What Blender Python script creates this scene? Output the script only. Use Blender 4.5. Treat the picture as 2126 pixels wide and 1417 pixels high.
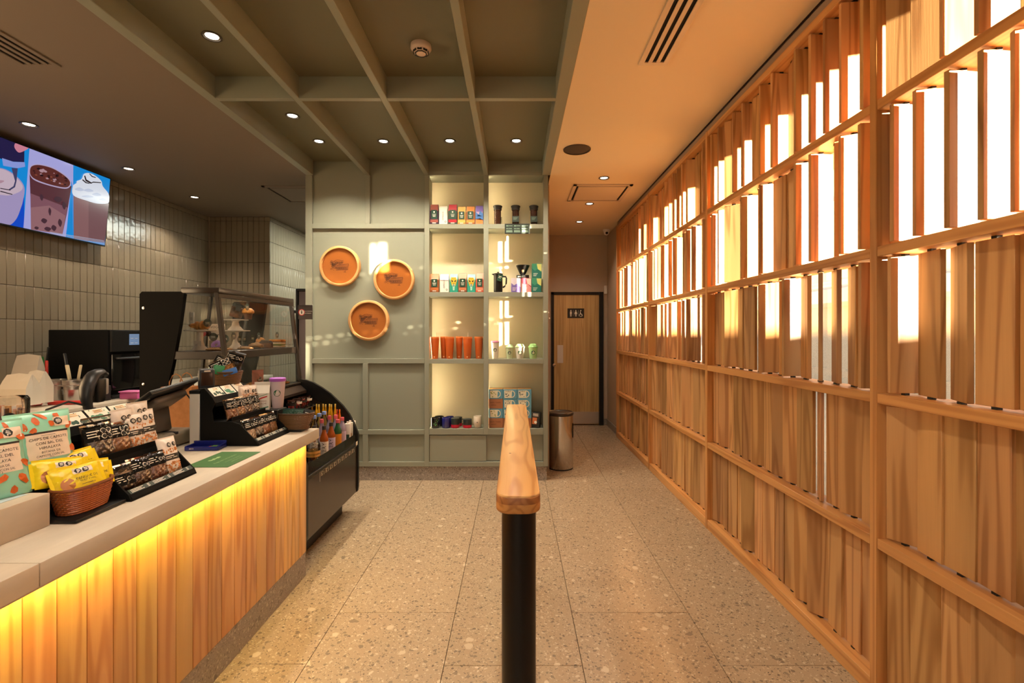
import bpy, bmesh, math, random
from mathutils import Vector, Matrix
random.seed(7)
S = bpy.context.scene
for o in list(bpy.data.objects): bpy.data.objects.remove(o)
COL = S.collection
PI = math.pi
def R(a): return math.radians(a)

# ------------------------------------------------------------------ camera, sky, sun, exposure
F, U0, V0, H = 1004.0, 1069.0, 692.0, 1.444          # focal length and vanishing point in pixels, eye height
cam = bpy.data.cameras.new('camera'); cam.sensor_width = 36.0; cam.lens = F / 2126 * 36
cam.shift_x = -(U0 - 1063) / 2126; cam.shift_y = -(708.5 - V0) / 2126; cam.clip_start = 0.05; cam.clip_end = 300
co = bpy.data.objects.new('camera', cam); COL.objects.link(co)
co.location = (0, 0, H); co.rotation_euler = (PI / 2, 0, 0); S.camera = co

W = bpy.data.worlds.new('sky'); S.world = W; W.use_nodes = True
bg = W.node_tree.nodes['Background']; bg.inputs[0].default_value = (1.0, 0.93, 0.82, 1); bg.inputs[1].default_value = 1.7

SUN_AZ, SUN_SLOPE = 43.0, 0.078
sd = Vector((-math.sin(R(SUN_AZ)), math.cos(R(SUN_AZ)), -SUN_SLOPE)).normalized()
sl = bpy.data.lights.new('sun', 'SUN'); sl.energy = 240; sl.angle = R(0.6); sl.color = (1.0, 0.83, 0.58)
so = bpy.data.objects.new('sun', sl); COL.objects.link(so); so.rotation_euler = sd.to_track_quat('-Z', 'Y').to_euler()
so.location = (10, -10, 6)

S.view_settings.view_transform = 'Standard'; S.view_settings.look = 'None'
S.view_settings.gamma = 1.0; S.view_settings.exposure = 0.0; S.view_settings.use_curve_mapping = False
LAMP_COL = (1.0, 0.83, 0.62); LAMP_W = 82.0; LED_E = 85.0
S.cycles.max_bounces = 10; S.cycles.diffuse_bounces = 5; S.cycles.transparent_max_bounces = 24
S.cycles.sample_clamp_indirect = 6.0; S.cycles.caustics_reflective = False; S.cycles.caustics_refractive = False

# ------------------------------------------------------------------ helpers
def lin(c):
    c = c / 255.0
    return c / 12.92 if c <= 0.04045 else ((c + 0.055) / 1.055) ** 2.4
def C(r, g, b): return (lin(r), lin(g), lin(b), 1.0)
def at(u, v, Y): return Vector(((u - U0) / F * Y, Y, H - (v - V0) / F * Y))
def xu(u, Y): return (u - U0) / F * Y
def zv(v, Y): return H - (v - V0) / F * Y

def new_mat(name):
    m = bpy.data.materials.new(name); m.use_nodes = True
    nt = m.node_tree; return m, nt, nt.nodes['Principled BSDF']
_plain = {}
def plain(name, col, rough=0.5, metal=0.0, spec=0.5, em=None, es=0.0, coat=0.0, trans=0.0, alpha=1.0):
    if name in _plain: return _plain[name]
    m, nt, b = new_mat(name)
    b.inputs['Base Color'].default_value = col; b.inputs['Roughness'].default_value = rough
    b.inputs['Metallic'].default_value = metal; b.inputs['Specular IOR Level'].default_value = spec
    b.inputs['Coat Weight'].default_value = coat
    if trans: b.inputs['Transmission Weight'].default_value = trans
    if em: b.inputs['Emission Color'].default_value = em; b.inputs['Emission Strength'].default_value = es
    if alpha < 1: b.inputs['Alpha'].default_value = alpha
    _plain[name] = m; return m
def nodes(nt, kind, **kw):
    n = nt.nodes.new(kind)
    for k, v in kw.items():
        if k in ('inp',):
            for a, b in v.items(): n.inputs[a].default_value = b
        else: setattr(n, k, v)
    return n
def ramp(nt, stops, interp='LINEAR'):
    r = nt.nodes.new('ShaderNodeValToRGB'); cr = r.color_ramp; cr.interpolation = interp
    while len(cr.elements) < len(stops): cr.elements.new(0.5)
    for e, (p, c) in zip(cr.elements, stops): e.position = p; e.color = c
    return r
def mathn(nt, op, a=None, b=None):
    n = nt.nodes.new('ShaderNodeMath'); n.operation = op
    for i, x in enumerate((a, b)):
        if x is None: continue
        if isinstance(x, (int, float)): n.inputs[i].default_value = x
        else: nt.links.new(x, n.inputs[i])
    return n.outputs[0]
def mixc(nt, fac, a, b, blend='MIX'):
    n = nt.nodes.new('ShaderNodeMix'); n.data_type = 'RGBA'; n.blend_type = blend
    for i, x in ((0, fac), (6, a), (7, b)):
        if isinstance(x, (int, float)): n.inputs[i].default_value = x
        elif isinstance(x, tuple): n.inputs[i].default_value = x
        else: nt.links.new(x, n.inputs[i])
    return n.outputs[2]

def wood(name, light, dark, axis=2, across=13.0, along=1.0, rings=15.0, rough=0.45, vary=0.25, hue=0.02, coat=0.0):
    m, nt, b = new_mat(name); L = nt.links
    tc = nodes(nt, 'ShaderNodeTexCoord'); oi = nodes(nt, 'ShaderNodeObjectInfo')
    add = nodes(nt, 'ShaderNodeVectorMath', operation='ADD')
    sc = mathn(nt, 'MULTIPLY', oi.outputs['Random'], 57.0)
    L.new(tc.outputs['Object'], add.inputs[0]); L.new(sc, add.inputs[1])
    def mp(s_ac, s_al):
        mm = nodes(nt, 'ShaderNodeMapping'); s = [s_ac] * 3; s[axis] = s_al
        mm.inputs['Scale'].default_value = s; L.new(add.outputs[0], mm.inputs['Vector']); return mm.outputs[0]
    n1 = nodes(nt, 'ShaderNodeTexNoise', inp={'Scale': 1.0, 'Detail': 1.5, 'Roughness': 0.45, 'Distortion': 0.25}); L.new(mp(across, along), n1.inputs['Vector'])
    rg = mathn(nt, 'SINE', mathn(nt, 'MULTIPLY', n1.outputs['Fac'], rings * 2 * PI))
    rg = mathn(nt, 'ADD', mathn(nt, 'MULTIPLY', rg, 0.5), 0.5)
    rp = ramp(nt, [(0.0, (0.0, 0.0, 0.0, 1)), (0.55, (0.12, 0.12, 0.12, 1)), (1.0, (0.75, 0.75, 0.75, 1))]); L.new(rg, rp.inputs[0])
    n2 = nodes(nt, 'ShaderNodeTexNoise', inp={'Scale': 1.0, 'Detail': 3.0, 'Roughness': 0.6}); L.new(mp(260, 5), n2.inputs['Vector'])
    n3 = nodes(nt, 'ShaderNodeTexNoise', inp={'Scale': 1.0, 'Detail': 1.0}); L.new(mp(7, 0.7), n3.inputs['Vector'])
    c = mixc(nt, rp.outputs[0], light, dark)
    c = mixc(nt, mathn(nt, 'MULTIPLY', n2.outputs['Fac'], 0.3), c, dark)
    hs = nodes(nt, 'ShaderNodeHueSaturation'); L.new(c, hs.inputs['Color'])
    r2 = mathn(nt, 'FRACT', mathn(nt, 'MULTIPLY', oi.outputs['Random'], 13.7))
    L.new(mathn(nt, 'ADD', mathn(nt, 'MULTIPLY', r2, 2 * hue), 0.5 - hue), hs.inputs['Hue'])
    v = mathn(nt, 'ADD', mathn(nt, 'MULTIPLY', oi.outputs['Random'], 2 * vary), 1.0 - vary)
    v = mathn(nt, 'MULTIPLY', v, mathn(nt, 'ADD', mathn(nt, 'MULTIPLY', n3.outputs['Fac'], 0.5), 0.75))
    L.new(v, hs.inputs['Value']); L.new(hs.outputs[0], b.inputs['Base Color'])
    b.inputs['Roughness'].default_value = rough; b.inputs['Coat Weight'].default_value = coat; b.inputs['Coat Roughness'].default_value = 0.2
    bp = nodes(nt, 'ShaderNodeBump', inp={'Strength': 0.08, 'Distance': 0.002}); L.new(n2.outputs['Fac'], bp.inputs['Height']); L.new(bp.outputs[0], b.inputs['Normal'])
    return m

def terrazzo(name, base, light, dark, rough=0.3, big=20.0, small=54.0, dens=0.55):
    m, nt, b = new_mat(name); L = nt.links
    g = nodes(nt, 'ShaderNodeNewGeometry')
    wn = nodes(nt, 'ShaderNodeTexNoise', inp={'Scale': 30.0, 'Detail': 2.0}); L.new(g.outputs['Position'], wn.inputs['Vector'])
    off = nodes(nt, 'ShaderNodeVectorMath', operation='SCALE'); L.new(wn.outputs['Color'], off.inputs[0]); off.inputs['Scale'].default_value = 0.03
    pos = nodes(nt, 'ShaderNodeVectorMath', operation='ADD'); L.new(g.outputs['Position'], pos.inputs[0]); L.new(off.outputs[0], pos.inputs[1])
    c = base
    fine = nodes(nt, 'ShaderNodeTexNoise', inp={'Scale': 220.0, 'Detail': 3.0}); L.new(g.outputs['Position'], fine.inputs['Vector'])
    c = mixc(nt, mathn(nt, 'MULTIPLY', mathn(nt, 'SUBTRACT', fine.outputs['Fac'], 0.3), 0.9), c, tuple(x * 0.62 for x in base[:3]) + (1,))
    for scale, thr, amt in ((small * 2.4, 0.42, dens * 0.8), (small, 0.38, dens * 0.8), (big, 0.30, dens * 0.14)):
        vo = nodes(nt, 'ShaderNodeTexVoronoi', inp={'Scale': scale, 'Randomness': 1.0}); L.new(pos.outputs[0], vo.inputs['Vector'])
        sp = nodes(nt, 'ShaderNodeSeparateColor'); L.new(vo.outputs['Color'], sp.inputs[0])
        r, gg, bb = sp.outputs
        mask = mathn(nt, 'MULTIPLY', mathn(nt, 'LESS_THAN', vo.outputs['Distance'], mathn(nt, 'MULTIPLY', mathn(nt, 'ADD', gg, 0.35), thr)), mathn(nt, 'LESS_THAN', r, amt))
        chip = mixc(nt, mathn(nt, 'GREATER_THAN', bb, 0.47), light, dark)
        chip = mixc(nt, mathn(nt, 'MULTIPLY', gg, 0.45), chip, base)
        c = mixc(nt, mathn(nt, 'MULTIPLY', mask, 0.92), c, chip)
    oi = nodes(nt, 'ShaderNodeObjectInfo')
    hs = nodes(nt, 'ShaderNodeHueSaturation'); L.new(c, hs.inputs['Color']); L.new(mathn(nt, 'ADD', mathn(nt, 'MULTIPLY', oi.outputs['Random'], 0.1), 0.95), hs.inputs['Value'])
    L.new(hs.outputs[0], b.inputs['Base Color']); b.inputs['Roughness'].default_value = rough
    return m

def mottled(name, c1, c2, scale=6.0, rough=0.5, stretch=(1, 1, 1), bump=0.0, detail=4.0):
    m, nt, b = new_mat(name); L = nt.links
    g = nodes(nt, 'ShaderNodeNewGeometry'); mp = nodes(nt, 'ShaderNodeMapping'); mp.inputs['Scale'].default_value = stretch
    L.new(g.outputs['Position'], mp.inputs['Vector'])
    n = nodes(nt, 'ShaderNodeTexNoise', inp={'Scale': scale, 'Detail': detail, 'Roughness': 0.6}); L.new(mp.outputs[0], n.inputs['Vector'])
    rp = ramp(nt, [(0.3, c1), (0.7, c2)]); L.new(n.outputs['Fac'], rp.inputs[0]); L.new(rp.outputs[0], b.inputs['Base Color'])
    b.inputs['Roughness'].default_value = rough
    if bump:
        bp = nodes(nt, 'ShaderNodeBump', inp={'Strength': bump, 'Distance': 0.01}); L.new(n.outputs['Fac'], bp.inputs['Height']); L.new(bp.outputs[0], b.inputs['Normal'])
    return m

def clear_glass(name, tint=(1, 1, 1, 1), refl=1.0):
    m = bpy.data.materials.new(name); m.use_nodes = True; nt = m.node_tree; nt.nodes.clear()
    out = nodes(nt, 'ShaderNodeOutputMaterial'); tr = nodes(nt, 'ShaderNodeBsdfTransparent'); gl = nodes(nt, 'ShaderNodeBsdfGlossy')
    tr.inputs[0].default_value = tint; gl.inputs['Roughness'].default_value = 0.02
    fr = nodes(nt, 'ShaderNodeFresnel', inp={'IOR': 1.5}); mx = nodes(nt, 'ShaderNodeMixShader')
    nt.links.new(mathn(nt, 'MULTIPLY', fr.outputs[0], refl), mx.inputs[0]); nt.links.new(tr.outputs[0], mx.inputs[1]); nt.links.new(gl.outputs[0], mx.inputs[2])
    nt.links.new(mx.outputs[0], out.inputs[0]); return m

def wloc(o):
    v = Vector((0, 0, 0))
    while o is not None: v += o.location; o = o.parent
    return v
class MB:
    """collects verts and faces; build() links them as ONE mesh object"""
    def __init__(s): s.v = []; s.f = []; s.sm = []; s.mi = []; s.m = 0
    def add(s, vs, fs, smooth=False):
        k = len(s.v); s.v += [tuple(p) for p in vs]
        for f in fs: s.f.append(tuple(i + k for i in f)); s.sm.append(smooth); s.mi.append(s.m)
        return s
    def box(s, x0, x1, y0, y1, z0, z1, M=None):
        vs = [Vector((x, y, z)) for x in (x0, x1) for y in (y0, y1) for z in (z0, z1)]
        if M: vs = [M @ p for p in vs]
        return s.add(vs, [(0, 1, 3, 2), (4, 6, 7, 5), (0, 4, 5, 1), (2, 3, 7, 6), (0, 2, 6, 4), (1, 5, 7, 3)])
    def bbox(s, x0, x1, y0, y1, z0, z1, b=0.003, seg=2, M=None):
        """box with rounded edges"""
        bm = bmesh.new(); bmesh.ops.create_cube(bm, size=1.0)
        for v in bm.verts: v.co = Vector(((x0 + x1) / 2 + v.co.x * (x1 - x0), (y0 + y1) / 2 + v.co.y * (y1 - y0), (z0 + z1) / 2 + v.co.z * (z1 - z0)))
        b = min(b, 0.45 * min(abs(x1 - x0), abs(y1 - y0), abs(z1 - z0)))
        bmesh.ops.bevel(bm, geom=bm.edges[:], offset=b, segments=seg, affect='EDGES', profile=0.5)
        return s.bm(bm, True, M)
    def bm(s, bm, smooth=True, M=None):
        bm.verts.index_update(); vs = [v.co.copy() for v in bm.verts]
        if M: vs = [M @ p for p in vs]
        s.add(vs, [[v.index for v in f.verts] for f in bm.faces], smooth); bm.free(); return s
    def lathe(s, prof, n=24, c=(0, 0, 0), M=None, smooth=True, cap=True, sx=1.0, sy=1.0, wob=None):
        vs = []; fs = []; k = len(prof)
        for i in range(n):
            a = 2 * PI * i / n
            for (r, z) in prof:
                rr = r * (wob(a, z) if wob else 1.0)
                p = Vector((c[0] + rr * sx * math.cos(a), c[1] + rr * sy * math.sin(a), c[2] + z)); vs.append(M @ p if M else p)
        for i in range(n):
            j = (i + 1) % n
            for q in range(k - 1): fs.append((i * k + q, j * k + q, j * k + q + 1, i * k + q + 1))
        if cap and max(q[1] for q in prof) - min(q[1] for q in prof) > 1e-6:
            if prof[0][0] > 1e-6: fs.append(tuple(i * k for i in range(n))[::-1])
            if prof[-1][0] > 1e-6: fs.append(tuple(i * k + k - 1 for i in range(n)))
        return s.add(vs, fs, smooth)
    def prism(s, poly, a0, a1, axis='Y', M=None, smooth=False):
        """poly of 2D points extruded along axis ('Y': poly is XZ, 'X': YZ, 'Z': XY)"""
        n = len(poly)
        def P(p, a):
            q = {'Y': (p[0], a, p[1]), 'X': (a, p[0], p[1]), 'Z': (p[0], p[1], a)}[axis]
            return M @ Vector(q) if M else Vector(q)
        vs = [P(p, a0) for p in poly] + [P(p, a1) for p in poly]
        fs = [tuple(range(n)), tuple(range(2 * n - 1, n - 1, -1))] + [(i, i + n, (i + 1) % n + n, (i + 1) % n) for i in range(n)]
        return s.add(vs, fs, smooth)
    def tube(s, pts, r, n=8, closed=False):
        pts = [Vector(p) for p in pts]; rings = []; m = len(pts)
        for i, p in enumerate(pts):
            a = pts[(i - 1) % m] if (closed or i > 0) else p; b = pts[(i + 1) % m] if (closed or i < m - 1) else p
            t = (b - a).normalized(); up = Vector((0, 0, 1)) if abs(t.z) < 0.95 else Vector((1, 0, 0))
            x = t.cross(up).normalized(); y = t.cross(x)
            rr = r[i] if isinstance(r, (list, tuple)) else r
            rings.append([p + (x * math.cos(2 * PI * k / n) + y * math.sin(2 * PI * k / n)) * rr for k in range(n)])
        vs = [q for g in rings for q in g]; fs = []
        for i in range(m if closed else m - 1):
            for k in range(n):
                j = (i + 1) % m; fs.append((i * n + k, i * n + (k + 1) % n, j * n + (k + 1) % n, j * n + k))
        if not closed: fs += [tuple(range(n))[::-1], tuple(range((m - 1) * n, m * n))]
        return s.add(vs, fs, True)
    def grid(s, fn, nu, nv, smooth=True):
        vs = [fn(i / nu, j / nv) for j in range(nv + 1) for i in range(nu + 1)]
        fs = [(j * (nu + 1) + i, j * (nu + 1) + i + 1, (j + 1) * (nu + 1) + i + 1, (j + 1) * (nu + 1) + i) for j in range(nv) for i in range(nu)]
        return s.add(vs, fs, smooth)
    def poly(s, pts): return s.add(pts, [tuple(range(len(pts)))])
    def build(s, name, mats, parent=None, world=False, angle=40):
        me = bpy.data.meshes.new(name)
        off = wloc(parent) if (world and parent) else Vector((0, 0, 0))
        me.from_pydata([(p[0] - off.x, p[1] - off.y, p[2] - off.z) for p in s.v], [], s.f)
        me.polygons.foreach_set('use_smooth', s.sm)
        if not isinstance(mats, (list, tuple)): mats = [mats]
        for m in mats: me.materials.append(m)
        if len(mats) > 1: me.polygons.foreach_set('material_index', s.mi)
        me.validate(); me.update()
        if any(s.sm): me.set_sharp_from_angle(angle=R(angle))
        o = bpy.data.objects.new(name, me); COL.objects.link(o)
        if parent: o.parent = parent
        return o
def tag(o, label, cat, group=None, kind=None):
    o['label'] = label; o['category'] = cat
    if group: o['group'] = group
    if kind: o['kind'] = kind
    return o
def thing(name, label, cat, loc=(0, 0, 0), rot=(0, 0, 0), group=None):
    o = bpy.data.objects.new(name, None); COL.objects.link(o); o.location = loc; o.rotation_euler = rot; o.empty_display_size = 0.05
    return tag(o, label, cat, group)
def struct(o): o['kind'] = 'structure'; return o
def stuff(o): o['kind'] = 'stuff'; return o
def dup(root, loc, rot=None, label=None, group=None):
    r = root.copy(); COL.objects.link(r); r.location = loc
    if rot is not None: r.rotation_euler = rot
    if label: r['label'] = label
    if group: r['group'] = group
    for ch in list(root.children):
        c = ch.copy(); COL.objects.link(c); c.parent = r
        for g in list(ch.children):
            d = g.copy(); COL.objects.link(d); d.parent = c
    return r
_tc = {}
def text_mesh(s, size, align='CENTER', ext=0.0, spacing=1.0):
    key = (s, size, align, ext, spacing)
    if key not in _tc:
        cu = bpy.data.curves.new('lettering', 'FONT'); cu.body = s; cu.size = size; cu.align_x = align; cu.align_y = 'CENTER'
        cu.resolution_u = 2; cu.extrude = ext; cu.space_character = spacing
        ob = bpy.data.objects.new('lettering', cu); me = bpy.data.meshes.new_from_object(ob)
        bpy.data.objects.remove(ob)
        _tc[key] = ([tuple(v.co) for v in me.vertices], [tuple(p.vertices) for p in me.polygons]); bpy.data.meshes.remove(me)
    return _tc[key]
def text_to(mb, s, size, fn, align='CENTER', ext=0.0, spacing=1.0):
    """adds lettering to mb; fn maps text x, y, depth to a 3D point"""
    vs, fs = text_mesh(s, size, align, ext, spacing)
    mb.add([fn(*p) for p in vs], fs); return mb
def xz(x0, z0, y0=0.0):            # lettering that faces -Y
    return lambda x, y, d: Vector((x0 + x, y0 - d, z0 + y))
# ------------------------------------------------------------------ materials
M_sage = plain('sage paint', C(140, 144, 130), 0.36)
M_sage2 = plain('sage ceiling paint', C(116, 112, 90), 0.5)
M_ceil = plain('ceiling paint', C(224, 206, 176), 0.7)
M_ceil_shade = plain('ceiling paint shaded copy', C(122, 110, 98), 0.7)  # ceiling colour darkened to paint in the shade on left side and its vents
M_wall = plain('taupe wall paint', C(178, 160, 140), 0.6)
M_black = plain('black metal', C(18, 17, 17), 0.4, spec=0.35)
M_blackm = plain('black matt board', C(16, 15, 14), 0.75, spec=0.12)
M_dkbrown = plain('dark brown metal', C(48, 41, 36), 0.3)
M_steel = plain('steel', (0.62, 0.6, 0.57, 1), 0.28, 1.0)
M_chrome = plain('chrome', (0.7, 0.68, 0.64, 1), 0.1, 1.0)
M_white = plain('white plastic', C(232, 228, 218), 0.4)
M_paper = plain('white card', C(238, 232, 218), 0.6)
M_ink = plain('black print', C(24, 24, 22), 0.5)
M_grey = plain('grey plastic', C(120, 116, 110), 0.45)
M_dgrey = plain('dark grey plastic', C(44, 45, 48), 0.35)
M_green = plain('dark green print', C(20, 68, 50), 0.5)
M_screen = wood('screen ash', C(206, 160, 106), C(150, 102, 58), 2, 11.0, 0.6, 6.0, 0.42, 0.25, 0.006)
M_frame = wood('frame ash', C(216, 160, 98), C(178, 118, 62), 1, 18, 0.7, 4.0, 0.4, 0.05, 0.0)
M_framev = wood('frame ash upright', C(216, 160, 98), C(178, 118, 62), 2, 18, 0.7, 4.0, 0.4, 0.05, 0.0)
M_plank = wood('counter ash', C(224, 176, 116), C(184, 126, 70), 2, 10.0, 0.6, 6.0, 0.35, 0.22, 0.012, 0.15)
M_hand = wood('handrail ash', C(222, 172, 108), C(180, 122, 66), 1, 9.0, 1.0, 9.0, 0.3, 0.0, 0.0, 0.4)
M_hand2 = wood('handrail ash lower', C(214, 156, 92), C(172, 112, 60), 1, 18.0, 2.0, 6.0, 0.4, 0.0, 0.0)
M_handj = wood('handrail dark layer', C(168, 110, 62), C(130, 78, 42), 1, 18.0, 2.0, 6.0, 0.4, 0.0, 0.0)
M_doorw = wood('door oak', C(204, 162, 114), C(172, 128, 84), 2, 20.0, 0.5, 5.0, 0.45, 0.0)
M_rimw = plain('pale wood rim', C(214, 164, 104), 0.45)
M_floor = terrazzo('terrazzo floor', C(172, 152, 126), C(208, 192, 166), C(84, 76, 70), 0.26)
M_plinth = terrazzo('terrazzo plinth', C(148, 138, 130), C(186, 176, 166), C(84, 78, 76), 0.45, 26, 60, 0.7)
M_grout = plain('grout', C(74, 64, 54), 0.8)
M_top = mottled('pale concrete worktop', C(186, 174, 158), C(208, 196, 178), 3.0, 0.42, (3.0, 0.7, 3.0))
M_glass = clear_glass('clear glass', (0.97, 0.98, 0.97, 1))
M_glassw = clear_glass('window glass', (0.98, 0.98, 0.97, 1), 0.6)
M_dglass = plain('black glass', C(14, 13, 13), 0.08)
M_led = plain('led strip', C(255, 220, 160), 0.5, em=(1.0, 0.69, 0.14, 1), es=LED_E)
M_ledw = plain('shelf led', C(255, 230, 180), 0.5, em=(1.0, 0.78, 0.46, 1), es=46.0)
M_lens = plain('lamp lens', C(255, 245, 225), 0.4, em=(1.0, 0.86, 0.66, 1), es=9.0)
M_ring = plain('lamp ring', C(70, 60, 50), 0.4)
M_pave = plain('outdoor paving', C(196, 188, 176), 0.8)
M_fac = plain('pale facade', C(226, 216, 200), 0.8)

def tile_mat(name, col, bump=0.35):
    m, nt, b = new_mat(name); L = nt.links
    oi = nodes(nt, 'ShaderNodeObjectInfo'); hs = nodes(nt, 'ShaderNodeHueSaturation'); hs.inputs['Color'].default_value = col
    L.new(mathn(nt, 'ADD', mathn(nt, 'MULTIPLY', oi.outputs['Random'], 0.16), 0.92), hs.inputs['Value']); L.new(hs.outputs[0], b.inputs['Base Color'])
    b.inputs['Roughness'].default_value = 0.16
    g = nodes(nt, 'ShaderNodeNewGeometry'); n = nodes(nt, 'ShaderNodeTexNoise', inp={'Scale': 26.0, 'Detail': 1.5}); L.new(g.outputs['Position'], n.inputs['Vector'])
    bp = nodes(nt, 'ShaderNodeBump', inp={'Strength': bump, 'Distance': 0.004}); L.new(n.outputs['Fac'], bp.inputs['Height']); L.new(bp.outputs[0], b.inputs['Normal'])
    return m
M_tile = tile_mat('glazed tile', C(146, 134, 114))

# ------------------------------------------------------------------ room shell
CZ, YS = 3.0, 4.75                # ceiling height, front of the built-in shelving
XL, YBL, XR = -4.09, 6.455, -3.27 # tiled wall, its back wall, the return
XSH0, XSH1 = -2.058, 0.326        # shelving unit
XSC = 1.42                        # room face of the timber screen
YB = 7.65                         # end wall of the passage

fl = struct(MB().box(-4.3, 2.2, -2.4, 8.4, -0.08, -0.006).build('floor', M_grout))
tiles = {}
for k in range(-4, 3):
    x0 = -0.309 + 0.603 * k; x1 = x0 + 0.603
    off = 2.105 if k % 2 == 0 else 2.505
    if k == -2: off = 2.115
    y = off - 1.206 * 2
    while y < YB:
        w = min(x1, 1.70) - x0
        key = round(w, 3)
        if key not in tiles:
            g = 0.0012
            o = MB().bbox(g, w - g, g, 1.206 - g, -0.02, 0.0, 0.001, 1).build('floor_tile', M_floor); tiles[key] = o.data
        else:
            o = bpy.data.objects.new('floor_tile', tiles[key]); COL.objects.link(o)
        o.location = (x0, y, 0); o.parent = fl; y += 1.206

ce = MB()
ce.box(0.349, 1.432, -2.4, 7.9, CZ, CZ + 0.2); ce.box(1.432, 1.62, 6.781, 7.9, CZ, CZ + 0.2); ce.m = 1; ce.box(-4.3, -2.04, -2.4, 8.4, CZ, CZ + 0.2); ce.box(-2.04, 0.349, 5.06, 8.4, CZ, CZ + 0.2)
ce.m = 0; ce.box(-4.4, 1.6, -2.5, 8.4, CZ + 0.2, CZ + 0.3)
ce = struct(ce.build('ceiling', [M_ceil, M_ceil_shade]))
BX = [(-2.05, -1.98), (-1.472, -1.427), (-0.891, -0.847), (-0.306, -0.263), (0.270, 0.349)]
CY = [3.195, 1.65, 0.1, -1.45]
HC = 3.142
for i in range(4):
    ys = [YS] + [c for c in CY]
    for j in range(len(ys)):
        y1 = ys[j] + (0.31 if j == 0 else 0); y0 = ys[j + 1] + 0.042 if j + 1 < len(ys) else -2.4
        MB().box(BX[i][1], BX[i + 1][0], y0, y1, HC, HC + 0.05).build('coffer_panel', M_sage2, ce)
for (a, b) in BX:
    MB().bbox(a, b, -2.4, YS, CZ - 0.002, HC + 0.05, 0.003, 1).build('coffer_beam', M_sage, ce)
for c in CY:
    for i in range(4): MB().box(BX[i][1], BX[i + 1][0], c, c + 0.042, CZ - 0.002, HC + 0.05).build('coffer_beam', M_sage, ce)

def tiled_wall(name, origin, along, n0, n1, single):
    """tiles 0.0733 x 0.277 stacked straight; origin at the first tile's foot, along = unit vector, tiles face the room"""
    up = Vector((0, 0, 1)); nrm = along.cross(up)
    base = origin
    L = (n1 - n0) * 0.0733
    m = MB()
    p = [origin - nrm * 0.15, origin + along * L - nrm * 0.15, origin + along * L - nrm * 0.006, origin - nrm * 0.006]
    m.prism([(q.x, q.y) for q in p], 0, CZ, 'Z')
    w = struct(m.build(name, M_grout))
    rot = Matrix((along, -nrm, up)).transposed().to_4x4()
    shared = {}; allm = MB()
    for r in range(11):
        z1 = CZ - 0.055 - 0.277 * (r - 1) if r > 0 else CZ; z0 = CZ - 0.055 - 0.277 * r
        if z1 < 0.85: break
        sg = single and r > 0
        for i in range(int(n1 - n0)):
            h = z1 - z0 - 0.003; key = round(h, 3)
            t = MB().bbox(0, 0.0703, -0.001, 0.012, 0, h, 0.003, 1)
            M = Matrix.Translation(base + along * (i * 0.0733 + 0.0015) + up * (z0 + 0.0015)) @ rot @ Matrix.Translation((0, -0.001, 0))
            if sg:
                if key not in shared:
                    o = t.build('tile', M_tile); shared[key] = o.data
                else:
                    o = bpy.data.objects.new('tile', shared[key]); COL.objects.link(o)
                o.matrix_world = M; o.parent = w
            else: allm.add([M @ Vector(q) for q in t.v], t.f, True)
    if allm.v: stuff(allm.build('wall_tiles', M_tile, w))
    return w

tiled_wall('wall_left', Vector((XL, YBL - 36 * 0.0733, 0)), Vector((0, 1, 0)), 0, 36, True)
tiled_wall('wall_back', Vector((XR - 11 * 0.0733, YBL, 0)), Vector((1, 0, 0)), 0, 11, True)
tiled_wall('wall_return', Vector((XR, YBL + 0.006, 0)), Vector((0, 1, 0)), 0, 24, False)
m = MB(); m.box(XL - 0.15, XL - 0.006, -2.4, YBL - 36 * 0.0733, 0, CZ); struct(m.build('wall_left', M_wall))
m = MB(); m.box(XL - 0.15, XR - 11 * 0.0733, YBL + 0.006, YBL + 0.15, 0, CZ); struct(m.build('wall_back', M_wall))
m = MB(); m.box(XR - 0.15, 0.36, 8.2, 8.35, 0, CZ); struct(m.build('wall_rear', M_wall))
m = MB(); m.box(0.24, 0.36, 5.07, 8.2, 0, CZ); struct(m.build('wall_passage', M_wall))
DX0, DX1, DZ = xu(1144, YB), xu(1252, YB), zv(606, YB)
m = MB(); m.box(0.36, DX0, YB, YB + 0.12, 0, CZ); m.box(DX1, 1.9, YB, YB + 0.12, 0, CZ); m.box(DX0, DX1, YB, YB + 0.12, DZ, CZ); m.box(DX0 - 0.1, 1.9, YB + 0.12, YB + 0.2, -0.07, CZ)
struct(m.build('wall_end', M_wall))
m = MB(); m.box(1.44, 1.60, -2.4, 0.224, 0, CZ); struct(m.build('wall_right', M_wall))
m = MB(); m.box(1.462, 1.60, 6.78, YB, 0, CZ); struct(m.build('wall_right', M_wall))
m = MB(); m.bbox(1.447, 1.462, 6.80, YB, 0, 0.10, 0.002, 1); struct(m.build('baseboard_right', M_plinth))
m = MB(); m.bbox(DX1 + 0.01, 1.447, YB - 0.015, YB, 0, 0.10, 0.002, 1); struct(m.build('baseboard_end', M_plinth))
# header strip over the screen with its shadow gap
m = MB(); m.box(1.436, 1.50, -2.4, 6.78, 2.94, CZ - 0.014); m.box(1.47, 1.60, -2.4, 6.78, 2.93, CZ + 0.1); struct(m.build('trim_1', plain('header paint', C(150, 132, 118), 0.6)))
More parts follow.
